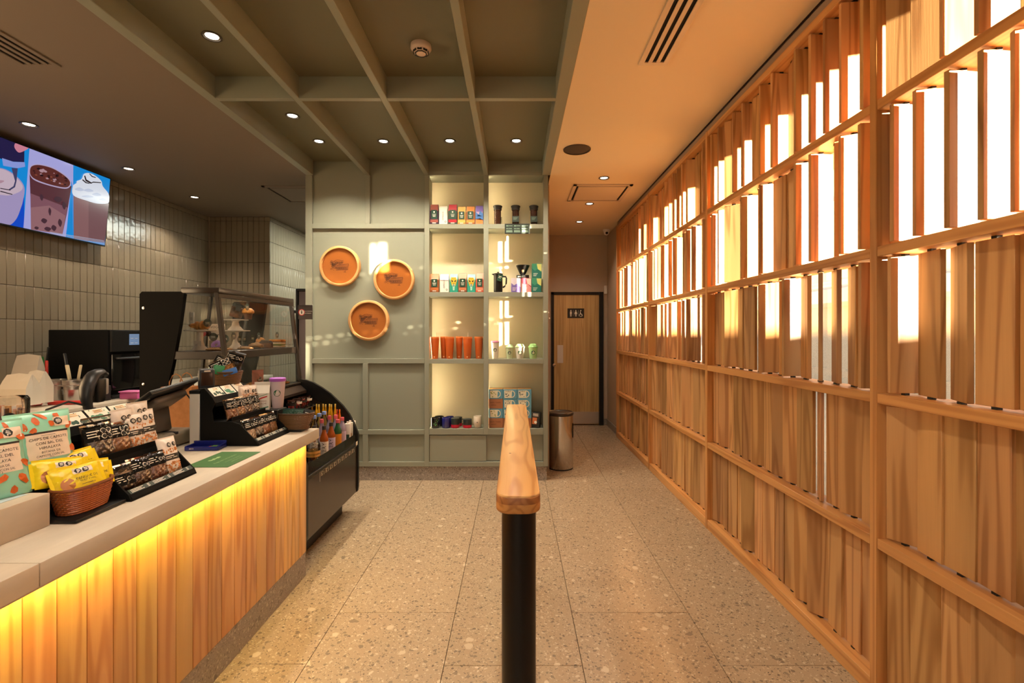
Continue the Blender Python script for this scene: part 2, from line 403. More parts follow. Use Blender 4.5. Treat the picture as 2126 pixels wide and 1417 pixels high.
# street front behind the camera: a wall with a glazed shop window
m = MB(); m.box(-4.3, -1.4, -2.5, -2.4, 0, CZ); m.box(-1.4, 0.3, -2.5, -2.4, 2.75, CZ); m.box(0.3, 2.0, -2.5, -2.4, 0, CZ)
struct(m.build('wall_front', M_wall))
m = MB()
for x in (-1.4, -0.57, 0.25): m.box(x, x + 0.05, -2.47, -2.41, 0, 2.75)
m.box(-1.4, 0.3, -2.47, -2.41, 0, 0.06); m.box(-1.4, 0.3, -2.47, -2.41, 2.69, 2.75)
w1 = struct(m.build('window_1', M_black)); MB().box(-1.36, 0.26, -2.445, -2.437, 0.05, 2.7).build('pane', M_glassw, w1)
# glazing behind the timber screen
m = MB()
for y in (-2.3, -0.1, 1.60, 3.35, 5.1, 6.75): m.box(1.76, 1.82, y, y + 0.06, 0.0, 2.78)
m.box(1.76, 1.82, -2.4, 6.81, 0, 0.07); m.box(1.76, 1.82, -2.4, 6.81, 2.72, 2.78)
w2 = struct(m.build('window_2', M_black)); MB().box(1.785, 1.792, -2.4, 6.81, 0.05, 2.74).build('pane', M_glassw, w2)
m = MB(); m.box(1.60, 2.6, -2.5, 8.3, 2.78, 3.2); struct(m.build('trim_2', M_fac))
m = MB(); m.box(1.60, 1.85, 6.81, 8.3, 0, 2.78); struct(m.build('wall_side', M_fac))
# outside
m = MB(); m.box(1.85, 60, -60, 60, -0.2, -0.02); m.box(-30, 1.85, -60, -2.5, -0.2, -0.02); struct(m.build('ground_outside', M_pave))
PX = 9.0; ptop = 1.45 + (PX - XSC) / math.sin(R(SUN_AZ)) * SUN_SLOPE
m = MB(); m.box(PX, PX + 0.4, -24, 22, -0.1, ptop); m.box(PX - 0.05, PX + 0.45, -24, 22, ptop - 0.12, ptop); struct(m.build('wall_street', M_fac))

# ------------------------------------------------------------------ lamps
def lamp_spot(name, parent, loc, watts, cone=120, blend=0.7, col=LAMP_COL, r=0.04):
    d = bpy.data.lights.new(name, 'SPOT'); d.energy = watts; d.spot_size = R(cone); d.spot_blend = blend; d.color = col; d.shadow_soft_size = r
    o = bpy.data.objects.new(name, d); COL.objects.link(o); o.location = loc; o.parent = parent
def downlight(x, y, z, label, watts, group):
    t = thing('downlight', label, 'ceiling light', (x, y, z), group=group)
    MB().lathe([(0.052, 0.0), (0.054, -0.004), (0.050, -0.007), (0.043, -0.006), (0.040, 0.004)], 28, cap=False).build('trim_ring', M_ring, t)
    MB().lathe([(0.0405, 0.001), (0.03, -0.001), (0.0, -0.002)], 24).build('lens', M_lens, t)
    lamp_spot('lamp', t, (0, 0, -0.02), watts)
for (u, v, lab) in ((440, 75, 'recessed downlight in the large coffer nearest the camera on the left'), (607, 240, 'recessed downlight in the left coffer just behind the cross beam'),
                    (662, 293, 'recessed downlight in the leftmost coffer close to the green wall'), (796, 293, 'recessed downlight in the second coffer before the green wall'),
                    (934, 292, 'recessed downlight above the left shelf column'), (1072, 292, 'recessed downlight above the right shelf column')):
    y = (HC - H) * F / (V0 - v); downlight(xu(u, y), y, HC, lab, LAMP_W * (1.0 if v > 200 else 0.8), 'downlights in the coffers')
for (u, v, lab) in ((60, 258, 'recessed downlight over the television, nearest of three'), (267, 350, 'recessed downlight beyond the television corner, middle of three'), (404, 409, 'recessed downlight near the tiled corner, farthest of three')):
    y = (CZ - H) * F / (V0 - v); downlight(xu(u, y), y, CZ, lab, LAMP_W * 0.55, 'downlights over the work area')
for (u, v, lab) in ((1254, 369, 'passage downlight in front of the square air vent'), (1224, 422.5, 'passage downlight just behind the square air vent'), (1203, 460, 'passage downlight closest to the restroom door')):
    y = (CZ - H) * F / (V0 - v); downlight(xu(u, y), y, CZ, lab, LAMP_W * 0.35, 'downlights in the passage')
for (x, y, lab) in ((-0.58, 2.2, 'coffer downlight above the handrail'), (0.0, 0.9, 'coffer downlight over the entrance end of the handrail'), (-1.15, 0.9, 'coffer downlight over the near end of the counter')):
    downlight(x, y, HC, lab, LAMP_W * 1.2, 'downlights in the near coffers') if y < 1.0 else None
# bright ceiling panel in the area behind the shelving
t = thing('ceiling_panel_light', 'white light panel in the ceiling behind the shelving, lighting the pale tiles', 'ceiling light', (-2.32, 7.0, CZ - 0.012))
MB().box(-0.32, 0.32, -0.62, 0.62, 0, 0.012).build('frame', M_white, t)
MB().box(-0.29, 0.29, -0.59, 0.59, -0.004, 0.0).build('diffuser', plain('panel diffuser', C(240, 250, 240), 0.5, em=(0.92, 1.0, 0.88, 1), es=24.0), t)

# ceiling fittings
M_gril = plain('grille paint', C(206, 188, 164), 0.5)
def grille(name, label, x0, x1, y0, y1, slots, M_gril):
    t = thing(name, label, 'air vent', ((x0 + x1) / 2, y1, CZ))
    w = x1 - x0; L = y1 - y0; m = MB(); bl = MB()
    e = 0.028
    m.box(-w / 2, w / 2, -e, 0, -0.008, 0.004); m.box(-w / 2, w / 2, -L, -L + e, -0.008, 0.004)
    sw = (w - 2 * e) / (2 * slots - 1)
    m.box(-w / 2, -w / 2 + e, -L + e, -e, -0.008, 0.004); m.box(w / 2 - e, w / 2, -L + e, -e, -0.008, 0.004)
    m.build('frame', M_gril, t)
    for i in range(slots - 1):
        x = -w / 2 + e + sw * (2 * i + 1); MB().box(x, x + sw, -L + e, -e, -0.007, 0.0).build('blade', M_gril, t)
    bl.box(-w / 2 + 0.005, w / 2 - 0.005, -L + 0.005, -0.005, -0.0015, 0.0).build('duct', M_blackm, t)
    return t
grille('slot_diffuser', 'long three-slot air diffuser in the passage ceiling by the timber screen', 0.713, 0.880, 1.3, 2.795, 3, M_gril)
grille('slot_diffuser', 'long slotted air grille in the left ceiling above the television side', -2.86, -2.64, 1.3, 2.815, 4, M_ceil_shade)
def cassette(label, x0, x1, y0, y1, M_gril):
    cx, cy, s = (x0 + x1) / 2, (y0 + y1) / 2, (x1 - x0) / 2
    t = thing('air_cassette', label, 'air vent', (cx, cy, CZ))
    m = MB()
    for (a, b, c, d) in ((-s, s, -s, -s + 0.035), (-s, s, s - 0.035, s), (-s, -s + 0.035, -s, s), (s - 0.035, s, -s, s)): m.box(a, b, c, d, -0.012, 0.002)
    m.build('frame', M_gril, t); q = s - 0.058
    MB().bbox(-q, q, -q, q, -0.014, 0.0, 0.004, 1).build('panel', M_gril, t)
    MB().box(-s + 0.03, s - 0.03, -s + 0.03, s - 0.03, -0.002, 0.0).build('slot', M_blackm, t)
cassette('square air cassette in the passage ceiling between two downlights', 0.614, 1.234, 5.04, 5.66, M_gril)
cassette('square air cassette in the left ceiling, half hidden by the shelving', -2.67, -2.05, 5.10, 5.70, M_ceil_shade)
t = thing('ceiling_speaker', 'round brown ceiling speaker grille beside the coffered ceiling', 'speaker', (xu(1198, 4.09), 4.09, CZ))
M_spk = plain('speaker mesh', C(58, 40, 26), 0.7)
MB().lathe([(0.116, 0.0), (0.116, -0.006), (0.108, -0.009), (0.106, -0.004)], 36, cap=False).build('rim', M_spk, t)
MB().lathe([(0.107, -0.002), (0.06, -0.006), (0.0, -0.008)], 36).build('mesh_cover', M_spk, t)
t = thing('smoke_detector', 'round white smoke detector under the coffered ceiling', 'smoke detector', (xu(874, 2.85), 2.85, HC))
M_sd = plain('detector plastic', C(226, 206, 190), 0.4)
MB().lathe([(0.06, 0), (0.061, -0.022), (0.055, -0.030), (0.050, -0.034)], 32).build('base', M_sd, t)
MB().lathe([(0.048, -0.033), (0.044, -0.044), (0.026, -0.052), (0.0, -0.053)], 32).build('cap', M_sd, t)
for i in range(8):
    a = 2 * PI * i / 8; Mx = Matrix.Rotation(a, 4, 'Z')
    MB().box(0.0275, 0.0335, -0.013, 0.013, -0.0525, -0.046, Mx).build('slot', M_ink, t); MB().box(0.039, 0.0455, -0.013, 0.013, -0.0475, -0.038, Mx).build('slot', M_ink, t)
t = thing('dome_camera', 'small white security camera at the end of the passage ceiling', 'camera', (1.372, 7.25, CZ))
MB().lathe([(0.05, 0), (0.05, -0.02), (0.042, -0.026), (0.036, -0.055)], 24).build('base', M_white, t)
MB().lathe([(0.0, -0.085), (0.02, -0.080), (0.034, -0.066), (0.037, -0.052)], 24, c=(0, 0, 0)).build('housing', M_white, t)
MB().lathe([(0.0, 0), (0.016, 0.004), (0.02, 0.012), (0.02, 0.02)], 20, M=Matrix.Translation((0, -0.042, -0.062)) @ Matrix.Rotation(PI / 2 + 0.5, 4, 'X') @ Matrix.Rotation(PI, 4, 'X')).build('lens', M_ink, t)
t = tag(MB().bbox(DX1 + 0.012, DX1 + 0.062, YB - 0.035, YB - 0.001, 2.07, 2.20, 0.006).build('door_sensor', M_white), 'small white box on the wall above the right of the restroom door', 'sensor')

# restroom door
d = MB(); e = 0.045
dy = YB - 0.02
d.box(DX0, DX0 + e, dy, YB + 0.1, 0, DZ); d.box(DX1 - 0.065, DX1, dy - 0.02, YB + 0.1, 0, DZ); d.box(DX0, DX1, dy, YB + 0.1, DZ - e, DZ)
d = struct(d.build('door_1', M_black))
MB().bbox(DX0 + e, DX1 - 0.065, dy + 0.012, dy + 0.05, 0.012, DZ - e, 0.002, 1).build('leaf', M_doorw, d)
dl, dr = DX0 + e, DX1 - 0.065
MB().bbox(dl + 0.004, dr - 0.004, dy + 0.008, dy + 0.013, 0.02, zv(854, YB), 0.001, 1).build('kick_plate', M_steel, d)
MB().bbox(xu(1157, YB), xu(1169, YB), dy + 0.007, dy + 0.013, zv(753, YB), zv(716, YB), 0.001, 1).build('push_plate', M_steel, d)
MB().lathe([(0.022, 0), (0.026, 0.01), (0.018, 0.03), (0.024, 0.045), (0.0, 0.055)], 20, M=Matrix.Translation((xu(1150, YB), dy + 0.012, zv(757, YB))) @ Matrix.Rotation(PI / 2, 4, 'X')).build('handle', M_chrome, d)
sx0, sx1, sz0, sz1 = xu(1178, YB), xu(1212.5, YB), zv(660, YB), zv(640, YB)
sg = thing('restroom_sign', 'small black sign with three white figures on the wooden door', 'sign', ((sx0 + sx1) / 2, dy + 0.012, (sz0 + sz1) / 2))
hw, hh = (sx1 - sx0) / 2, (sz1 - sz0) / 2
MB().bbox(-hw, hw, -0.006, 0, -hh, hh, 0.002, 1).build('plate', M_ink, sg)
m = MB()
def person_icon(m, cx, skirt, wheel=False):
    y = -0.0068
    m.poly([(cx + 0.010 * math.cos(a * PI / 6), y, 0.042 + 0.010 * math.sin(a * PI / 6)) for a in range(12)])
    if wheel:
        m.poly([(cx - 0.012, y, 0.028), (cx - 0.002, y, 0.028), (cx + 0.002, y, -0.006), (cx + 0.022, y, -0.010), (cx + 0.03, y, -0.046), (cx + 0.02, y, -0.048), (cx + 0.012, y, -0.02), (cx - 0.012, y, -0.018)])
        for a in range(10):
            b0, b1 = PI * 0.75 + a * 0.42, PI * 0.75 + (a + 1) * 0.42
            m.poly([(cx + r * math.cos(b), y, -0.028 + r * math.sin(b)) for r, b in ((0.026, b0), (0.026, b1), (0.019, b1), (0.019, b0))])
    else:
        w = 0.024 if skirt else 0.015
        m.poly([(cx - 0.014, y, 0.028), (cx + 0.014, y, 0.028), (cx + w, y, -0.014), (cx - w, y, -0.014)])
        for q in (-1, 1): m.poly([(cx + q * 0.003, y, -0.014), (cx + q * 0.012, y, -0.014), (cx + q * 0.012, y, -0.052), (cx + q * 0.003, y, -0.052)])
person_icon(m, -0.078, False); person_icon(m, 0.0, True); person_icon(m, 0.078, False, True)
for x in (-0.04, 0.04): m.poly([(x - 0.001, -0.0068, -0.05), (x + 0.001, -0.0068, -0.05), (x + 0.001, -0.0068, 0.05), (x - 0.001, -0.0068, 0.05)])
m.build('symbols', M_paper, sg)
# ------------------------------------------------------------------ timber screen: four bays of pivoting slats
POSTS = [0.245, 1.918, 3.592, 5.147, 6.765]
RZ = [0.05, 0.62, 1.19, 1.765, 2.34, 2.917]
PV = XSC + 0.064; SW, ST = 0.1172, 0.019
def u_of(x, y): return U0 + F * x / y
def span(th, y):
    x0, y0 = PV - SW / 2 * math.sin(th), y + SW / 2 * math.cos(th); x1, y1 = PV + SW / 2 * math.sin(th), y - SW / 2 * math.cos(th)
    return u_of(x1, y1) - u_of(x0, y0)
def solve(y, target, lim=42, lo=-22):
    best = min((abs(span(R(a), y) - target), a) for a in range(lo, lim)); return R(best[1])
def iv(o, k, s): return [(o + a * k, o + b * k, t) for (a, b, t) in s]
def parse(txt): 
    out = []
    for w in txt.split():
        t = 'b'
        if w[-1] in 'wg': t = w[-1]; w = w[:-1]
        a, b = w.split('-'); out.append((float(a), float(b), t))
    return out
# what each row of each bay shows from the room: b board face, w bright opening or sunlit face, g gap
BAYS = {
 (2, 4): (1460, .174, '60-130 145-255w 255-290 290-360 365-440 440-530w 535-690 690-740 740-985w 985-1050 1055-1140 1155-1365w 1365-1490 1500-1590 1590-1785w 1785-1850 1855-1960w'),
 (2, 3): (1460, .174, '50-75 75-110w 120-200 200-320w 320-355 365-455 460-635w 640-770 775-835w 835-870 875-1030 1035-1130 1140-1220w 1220-1270 1270-1510w 1510-1585 1590-1655w 1665-1800 1805-1890 1895-1980'),
 (2, 2): (1460, .174, '50-140w 163-250 250-340 348-490 490-618 618-670 670-768w 775-858 858-918 918-1095w 1100-1225 1225-1310 1320-1500w 1500-1585 1585-1655 1665-1785 1790-1860 1875-1980'),
 (2, 1): (1460, .174, '48-128 150-258 258-330 330-437 437-540 540-600 600-710 710-755 755-948 948-985g 985-1165 1165-1300 1300-1400 1400-1415g 1415-1615 1640-1775 1785-1970'),
 (2, 0): (1460, .174, '50-105 110-185 190-330 345-465 470-600 605-650 650-805 805-875 875-985 990-1155 1160-1240 1240-1530 1545-1890 1895-1960'),
 (3, 4): (1800, .1552, '105-130 130-340w 340-440 440-890w 890-1010 1020-1260 1260-1460 1460-1520w 1520-1560 1560-2000w 2000-2300'),
 (3, 3): (1800, .2258, '100-265w 270-370 375-480 480-595w 595-612 612-840w 840-1060 1060-1085 1085-1245w 1245-1285 1285-1330g 1330-1385 1385-1600w'),
 (3, 2): (1800, .268, '90-300w 320-415 420-480 490-680 690-725g 730-855 855-1160 1160-1185g 1185-1400'),
 (3, 1): (1800, .3105, '75-180 185-210 215-470 475-510 515-645 650-780 785-970 975-1200'),
 (3, 0): (1780, .3366, '125-225 240-265 265-400 400-590 595-620g 625-690 695-980 985-1010g 1015-1250'),
 (1, 4): (1330, .1411, '105-170 175-245w 250-290 295-320 325-395 395-450 455-485w 485-520 520-610w 610-675 680-710 715-815w 815-880 885-940'),
 (1, 3): (1270, .1552, '500-545w 545-585 585-650w 655-665 665-795w 795-830 835-865w 865-920 920-980w 985-1080 1085-1190w 1190-1240'),
 (1, 2): (1270, .127, '610-730w 740-780g 785-830 830-855g 860-1030w 1040-1100 1115-1245w 1250-1310w 1320-1465w 1470-1520'),
 (1, 1): (1270, .1411, '560-595 600-660 665-740 745-800 805-845 850-935 940-1055 1060-1190 1195-1230 1240-1320 1320-1360'),
 (1, 0): (1270, .1906, '405-440 445-505 510-565 570-625 630-720 730-800 800-850 860-880 885-970 975-1005'),
 (0, 4): (1270, .1552, '65-85 90-120 125-185 190-240 245-325 330-375 380-425 430-470w'),
 (0, 3): (1270, .1552, '60-85 90-135w 140-150 150-255w 258-325 330-345 350-420w 425-470'),
 (0, 2): (1270, .127, '65-95w 100-135 140-265w 270-300 300-380 390-435 440-560w 560-590'),
 (0, 1): (1270, .1411, '60-115 120-140g 145-195 200-240 245-265 270-370 385-420g 435-465g 470-500 505-530'),
 (0, 0): (1270, .1906, '45-60 60-90 95-120 120-180 180-205 210-260 265-310 320-335g 340-395'),
}
LAB = ['floor-to-ceiling timber slat bay farthest away, next to the restroom passage', 'floor-to-ceiling timber slat bay second from the restroom passage',
       'floor-to-ceiling timber slat bay third from the restroom passage, between two full posts', 'floor-to-ceiling timber slat bay nearest the camera at the right edge']
slat_me = {}
rs = random.Random(11)
for bay in range(4):
    ya, yb = POSTS[3 - bay], POSTS[4 - bay]                 # near and far post centres
    t = thing('slat_screen', LAB[bay], 'screen', (PV, ya, 0), group='timber slat bays along the window')
    pw = 0.018
    MB().bbox(XSC, XSC + 0.13, ya - pw, ya + pw, 0, 2.94, 0.002, 1).build('post', M_framev, t, True)
    if bay == 0: MB().bbox(XSC, XSC + 0.13, yb - pw, yb + pw, 0, 2.94, 0.002, 1).build('post', M_framev, t, True)
    for i, z in enumerate(RZ):
        h0, h1 = (0.05, 0.02) if i == 0 else (0.02, 0.02)
        MB().bbox(XSC + 0.002, XSC + 0.128, ya + pw + 0.0006, yb - pw - 0.0008, z - h0, z + h1, 0.002, 1).build('rail', M_frame, t, True)
    n = int(round((yb - ya - 2 * pw) / 0.1185)); p = (yb - ya - 2 * pw - 0.008) / n
    br = MB()
    for row in range(5):
        z0, z1 = RZ[row] + 0.028, RZ[row + 1] - 0.028
        o_, k_, tx = BAYS[(bay, row)]; ivs = iv(o_, k_, parse(tx))
        cnt = [0] * len(ivs); own = []
        for i in range(n):
            y = ya + pw + 0.004 + p * (i + 0.5); u = u_of(PV, y)
            pu = p * U0 * 0 + p * F * PV / (y * y)
            j = next((q for q, (a, b, c) in enumerate(ivs) if c == 'w' and a - 0.45 * pu <= u <= b + 0.45 * pu), None) if row >= 2 else None
            if j is None: j = next((q for q, (a, b, c) in enumerate(ivs) if a <= u <= b), None)
            own.append((y, j))
            if j is not None: cnt[j] += 1
        for (y, j) in own:
            phi = math.atan2(PV, y)
            if j is None: th = R(rs.uniform(-8, 14)) if row < 2 else R(rs.uniform(70, 90))
            else:
                a, b, c = ivs[j]
                if c == 'b': th = solve(y, (b - a) / cnt[j], *((42, -22) if row >= 2 else (46, -4))) + R(rs.uniform(-4, 3)); th = th if row >= 2 else min(th + R(rs.choice((-3, 0, 7, 15, 24, 32))), R(46))
                elif c == 'g': th = -phi + R(rs.uniform(0, 6))
                else: th = rs.choice((R(74), R(84), R(90), R(97), -phi)) if row >= 2 else R(rs.uniform(20, 35))
            if (bay, row) == (3, 4) and abs(y - 1.79) < p * 0.62: th = R(47)
            if (bay, row) in ((2, 2), (2, 3), (2, 4)) and abs(y - 3.26) < p * 0.5: th = R(51)
            key = (round(z1 - z0, 3))
            if key not in slat_me:
                o = MB().bbox(-ST / 2, ST / 2, -SW / 2, SW / 2, 0, z1 - z0, 0.0015, 1).build('slat', M_screen); slat_me[key] = o.data
            else: o = bpy.data.objects.new('slat', slat_me[key]); COL.objects.link(o)
            o.parent = t; o.location = (0, y - ya, z0); o.rotation_euler = (0, 0, th)
            for zz in (z0 - 0.008, z1): 
                br.box(PV - 0.009, PV + 0.009, y - 0.009, y + 0.009, zz, zz + 0.008)
    stuff(br.build('pivot', M_ink, t, True))

# ------------------------------------------------------------------ shelving unit
def X(u): return xu(u, YS)
def Z(v): return zv(v, YS)
cab = thing('display_shelving', 'sage green built-in wall unit with panels and lit open shelves', 'shelving', ((XSH0 + XSH1) / 2, YS, 0))
D = 0.30; yp = YS + 0.024
B = lambda name, x0, x1, y0, y1, z0, z1, m=M_sage: MB().bbox(x0, x1, y0, y1, z0, z1, 0.0015, 1).build(name, m, cab, True)
S1, S2, S3, S4, S5 = (XSH0, X(648)), (X(758), X(768)), (X(881), X(891)), (X(1004), X(1014)), (X(1128), XSH1)
PZ = Z(968) + 0.0
B('plinth', XSH0 + 0.02, XSH1 - 0.012, YS + 0.012, YS + D, 0, PZ, M_plinth)
for s, top in ((S1, CZ), (S3, CZ), (S5, CZ)): B('stile', s[0], s[1], YS, yp + 0.02, PZ, top)
B('stile', S2[0], S2[1], YS, yp + 0.01, Z(464), CZ); B('stile', X(753), X(764), YS, yp + 0.01, Z(958.5), Z(901.5)); B('stile', X(753), X(764), YS, yp + 0.01, Z(892), Z(754))
B('stile', S4[0], S4[1], YS, yp + 0.02, Z(902), CZ); B('divider', S4[0], S4[1] - 0.014, yp + 0.02, YS + D - 0.02, Z(902), CZ)
for (v0, v1) in ((464, 474), (744, 754), (892, 901.5)): B('rail', S1[1], S3[0], YS, yp + 0.01, Z(v1), Z(v0))
B('rail', S1[1], S3[0], YS, yp + 0.01, PZ, Z(958.5)); B('rail', S3[1], S5[0], YS, yp + 0.01, PZ, Z(958.5))
zt = HC
B('panel', S1[0], X(763), yp, YS + 0.06, Z(469), zt); B('panel', X(763), S3[0] + 0.01, yp, YS + 0.06, Z(469), zt)
B('panel', S1[0], S3[0] + 0.01, yp, YS + 0.06, Z(749), Z(469)); B('panel', S1[0], X(758.5), yp, YS + 0.06, Z(897), Z(749)); B('panel', X(758.5), S3[0] + 0.01, yp, YS + 0.06, Z(897), Z(749))
B('panel', S1[0], X(758.5), yp, YS + 0.06, PZ, Z(897)); B('panel', X(758.5), S3[0] + 0.01, yp, YS + 0.06, PZ, Z(897))
B('fascia', S3[0], XSH1, YS + 0.006, YS + 0.05, CZ - 0.001, HC)
B('side_panel', XSH0, XSH0 + 0.02, yp, YS + D, PZ, HC); B('side_panel', XSH1 - 0.022, XSH1, yp, YS + D, PZ, HC)
B('side_panel', S3[0] - 0.0, S3[1] - 0.014, yp, YS + D, PZ, HC)
M_shelfin = plain('shelf interior paint', C(214, 204, 174), 0.45)
yb = YS + 0.245
B('back_panel', S3[0], XSH1 - 0.01, yb, YS + D + 0.02, PZ, HC, M_shelfin)
SH = []
for (v0, v1) in ((464.6, 474), (606, 615.5), (745, 754.5), (889.5, 902)):
    B('shelf_board', S3[1] - 0.013, S4[0], YS + 0.002, yb, Z(v1), Z(v0)); B('shelf_board', S4[1] - 0.013, S5[0], YS + 0.002, yb, Z(v1), Z(v0)); SH.append(Z(v0))
B('shelf_board', S3[1] - 0.013, S4[0], YS + 0.002, yb, CZ, CZ + 0.04); B('shelf_board', S4[1] - 0.013, S5[0], YS + 0.002, yb, CZ, CZ + 0.04)
B('sliding_door', S3[1] + 0.002, X(1009.5), YS + 0.012, YS + 0.028, Z(957.5), Z(903.5)); B('sliding_door', X(1006), S5[0] - 0.002, YS + 0.032, YS + 0.048, Z(957.5), Z(903.5))
zs = [CZ] + SH
for i in range(4):
    z0, z1 = zs[i + 1] + 0.004, (CZ if i == 0 else zs[i] - 0.05) - 0.004
    for s in (S3[1], S4[1]): MB().box(s - 0.0125, s - 0.0035, yp + 0.0215, yp + 0.029, z0, z1).build('led_strip', M_ledw, cab, True)

# three round trays on the panel
M_leather = plain('tan tray face', C(164, 96, 40), 0.3, coat=0.25)
M_art = plain('brown line art', C(88, 52, 30), 0.6)
def tray(u, v, label):
    t = thing('round_tray', label, 'tray', (X(u), yp - 0.0005, Z(v)), (PI / 2, 0, 0), 'round trays on the green panel')
    MB().lathe([(0.150, 0.030), (0.172, 0.030), (0.1725, 0.046), (0.176, 0.050), (0.192, 0.050), (0.198, 0.045), (0.199, 0.004), (0.195, 0.0), (0.1, 0.0)], 56, cap=False).build('rim', M_rimw, t)
    MB().lathe([(0.0, 0.031), (0.1715, 0.031)], 56).build('face', M_leather, t)
    a = MB(); r2 = random.Random(5)
    def ln(pts, w=0.0022):                       # a printed farmhouse-and-trees vignette of fine lines
        for p, q in zip(pts, pts[1:]):
            d = Vector((q[0] - p[0], q[1] - p[1], 0)); 
            if d.length < 1e-6: continue
            nn = Vector((-d.y, d.x, 0)).normalized() * w / 2
            a.poly([(p[0] - nn.x, p[1] - nn.y, 0.0318), (q[0] - nn.x, q[1] - nn.y, 0.0318), (q[0] + nn.x, q[1] + nn.y, 0.0318), (p[0] + nn.x, p[1] + nn.y, 0.0318)])
    def loop(cx, cy, rx, ry, n=9, w=0.0022): ln([(cx + rx * math.cos(2 * PI * i / n) * r2.uniform(.8, 1.2), cy + ry * math.sin(2 * PI * i / n) * r2.uniform(.8, 1.2)) for i in range(n)] , w)
    for i in range(26): loop(r2.uniform(-0.085, 0.03), r2.uniform(0.02, 0.05), r2.uniform(0.006, 0.016), r2.uniform(0.004, 0.009))
    for i in range(22): loop(r2.uniform(-0.09, -0.03), r2.uniform(-0.03, 0.02), r2.uniform(0.005, 0.012), r2.uniform(0.005, 0.012))
    ln([(-0.08, 0.03), (-0.045, 0.056), (-0.02, 0.062), (0.01, 0.056), (0.03, 0.05)], 0.003)
    ln([(-0.03, 0.012), (0.085, 0.022)], 0.004); ln([(-0.03, 0.004), (0.09, 0.012)], 0.003)
    for i in range(14): ln([(-0.03 + i * 0.0085, 0.006), (-0.032 + i * 0.0085, -0.038)], 0.0024)
    for z in (-0.012, -0.026, -0.039): ln([(-0.04, z), (0.075, z + 0.004)], 0.003)
    for i in range(5): ln([(-0.02 + i * 0.018, -0.012), (-0.02 + i * 0.018, -0.03), (-0.008 + i * 0.018, -0.03), (-0.008 + i * 0.018, -0.012), (-0.02 + i * 0.018, -0.012)], 0.0026)
    ln([(0.085, 0.022), (0.078, -0.03), (0.06, -0.04)], 0.003); ln([(0.052, -0.04), (0.05, -0.056)], 0.004); ln([(0.035, -0.056), (0.062, -0.058)], 0.0035)
    a.build('line_art', M_art, t)
tray(706.2, 552.5, 'round tan tray with pale rim and line drawing, upper left of three')
tray(818.5, 580, 'round tan tray with pale rim crossed by a streak of sun')
tray(766, 664.8, 'round tan tray with pale rim, lowest of three')
# ------------------------------------------------------------------ service counter
XC, YE, ZT = -1.173, 2.9, 0.878        # slab edge, far end, worktop height
ct = thing('service_counter', 'long service counter with pale concrete top and ash plank front', 'counter', (-1.5, 1.9, 0))
B = lambda par, name, m, x0, x1, y0, y1, z0, z1, b=0.002, seg=1: MB().bbox(x0, x1, y0, y1, z0, z1, b, seg).build(name, m, par, True)
YN = 0.2
B(ct, 'worktop', M_top, -2.02, XC, 1.195, YE, ZT - 0.06, ZT, 0.003, 2); B(ct, 'worktop', M_top, -2.02, XC, YN, 1.1935, ZT - 0.06, ZT, 0.003, 2)
B(ct, 'raised_ledge', M_top, -2.0, -1.372, YN, 1.428, ZT, 0.975, 0.003, 2)
y = 2.888; i = 0
while y > 0.7:
    MB().bbox(-1.262, -1.245, y - 0.0925 + 0.0011, y - 0.0011, 0.146, ZT - 0.061, 0.0022, 2).build('plank', M_plank, ct, True); y -= 0.0925
B(ct, 'plinth', M_plinth, -1.275, -1.248, YN, 2.888, 0, 0.145)
B(ct, 'carcass', M_blackm, -1.95, -1.264, YN, 2.86, 0.02, ZT - 0.061)
B(ct, 'end_panel', M_top, -1.95, -1.249, 2.862, 2.886, 0.0, ZT - 0.061)
B(ct, 'led_strip', M_led, -1.212, -1.200, YN, 2.87, ZT - 0.066, ZT - 0.0605, 0.001)
MB().box(-1.198, -1.190, YN, YE - 0.002, ZT - 0.072, ZT - 0.0605).build('led_lip', M_top, ct, True)

# back counter, oven and its things
bc = thing('back_counter', 'long pale back counter along the tiled wall', 'counter', (-3.6, 4.2, 0))
B(bc, 'worktop', M_top, -4.07, -3.2, 1.6, 6.40, 0.855, 0.90, 0.003, 2); B(bc, 'carcass', M_dkbrown, -4.07, -3.26, 1.6, 6.38, 0.05, 0.855)
for k in range(6): B(bc, 'door', M_dkbrown, -3.26, -3.24, 1.62 + k * 0.79, 2.39 + k * 0.79, 0.12, 0.84)
ov = thing('speed_oven', 'large black speed oven with small lit touch screen on back counter', 'oven', (-3.6, 4.3, 0.9))
B(ov, 'body', M_blackm, -3.86, -3.37, 4.0, 4.72, 0.93, 1.475, 0.006, 2); B(ov, 'door', M_dglass, -3.37, -3.345, 4.02, 4.70, 0.97, 1.27, 0.004, 2)
B(ov, 'control_panel', M_black, -3.37, -3.35, 4.02, 4.70, 1.29, 1.47, 0.003); B(ov, 'base', M_black, -3.84, -3.33, 4.0, 4.72, 0.905, 0.93)
for (a, b) in ((4.04, -3.80), (4.04, -3.42), (4.66, -3.80), (4.66, -3.42)): MB().lathe([(0.018, 0.0008), (0.018, 0.006)], 12, c=(b, a, 0.9)).build('foot', M_ink, ov, True)
B(ov, 'touch_screen', plain('oven screen', C(90, 110, 140), 0.2, em=C(120, 150, 190), es=0.5), -3.350, -3.3485, 4.20, 4.31, 1.345, 1.44, 0.0004)
MB().tube([(-3.345, 4.06, 1.235), (-3.32, 4.06, 1.235), (-3.315, 4.10, 1.235), (-3.315, 4.62, 1.235), (-3.32, 4.66, 1.235), (-3.345, 4.66, 1.235)], 0.009, 8).build('handle', M_dgrey, ov, True)
m = MB()
for k in range(4): m.box(-3.3484, -3.3480, 4.215 + (k % 2) * 0.045, 4.245 + (k % 2) * 0.045, 1.36 + k // 2 * 0.04, 1.363 + k // 2 * 0.04)
m.build('screen_icons', M_paper, ov, True)
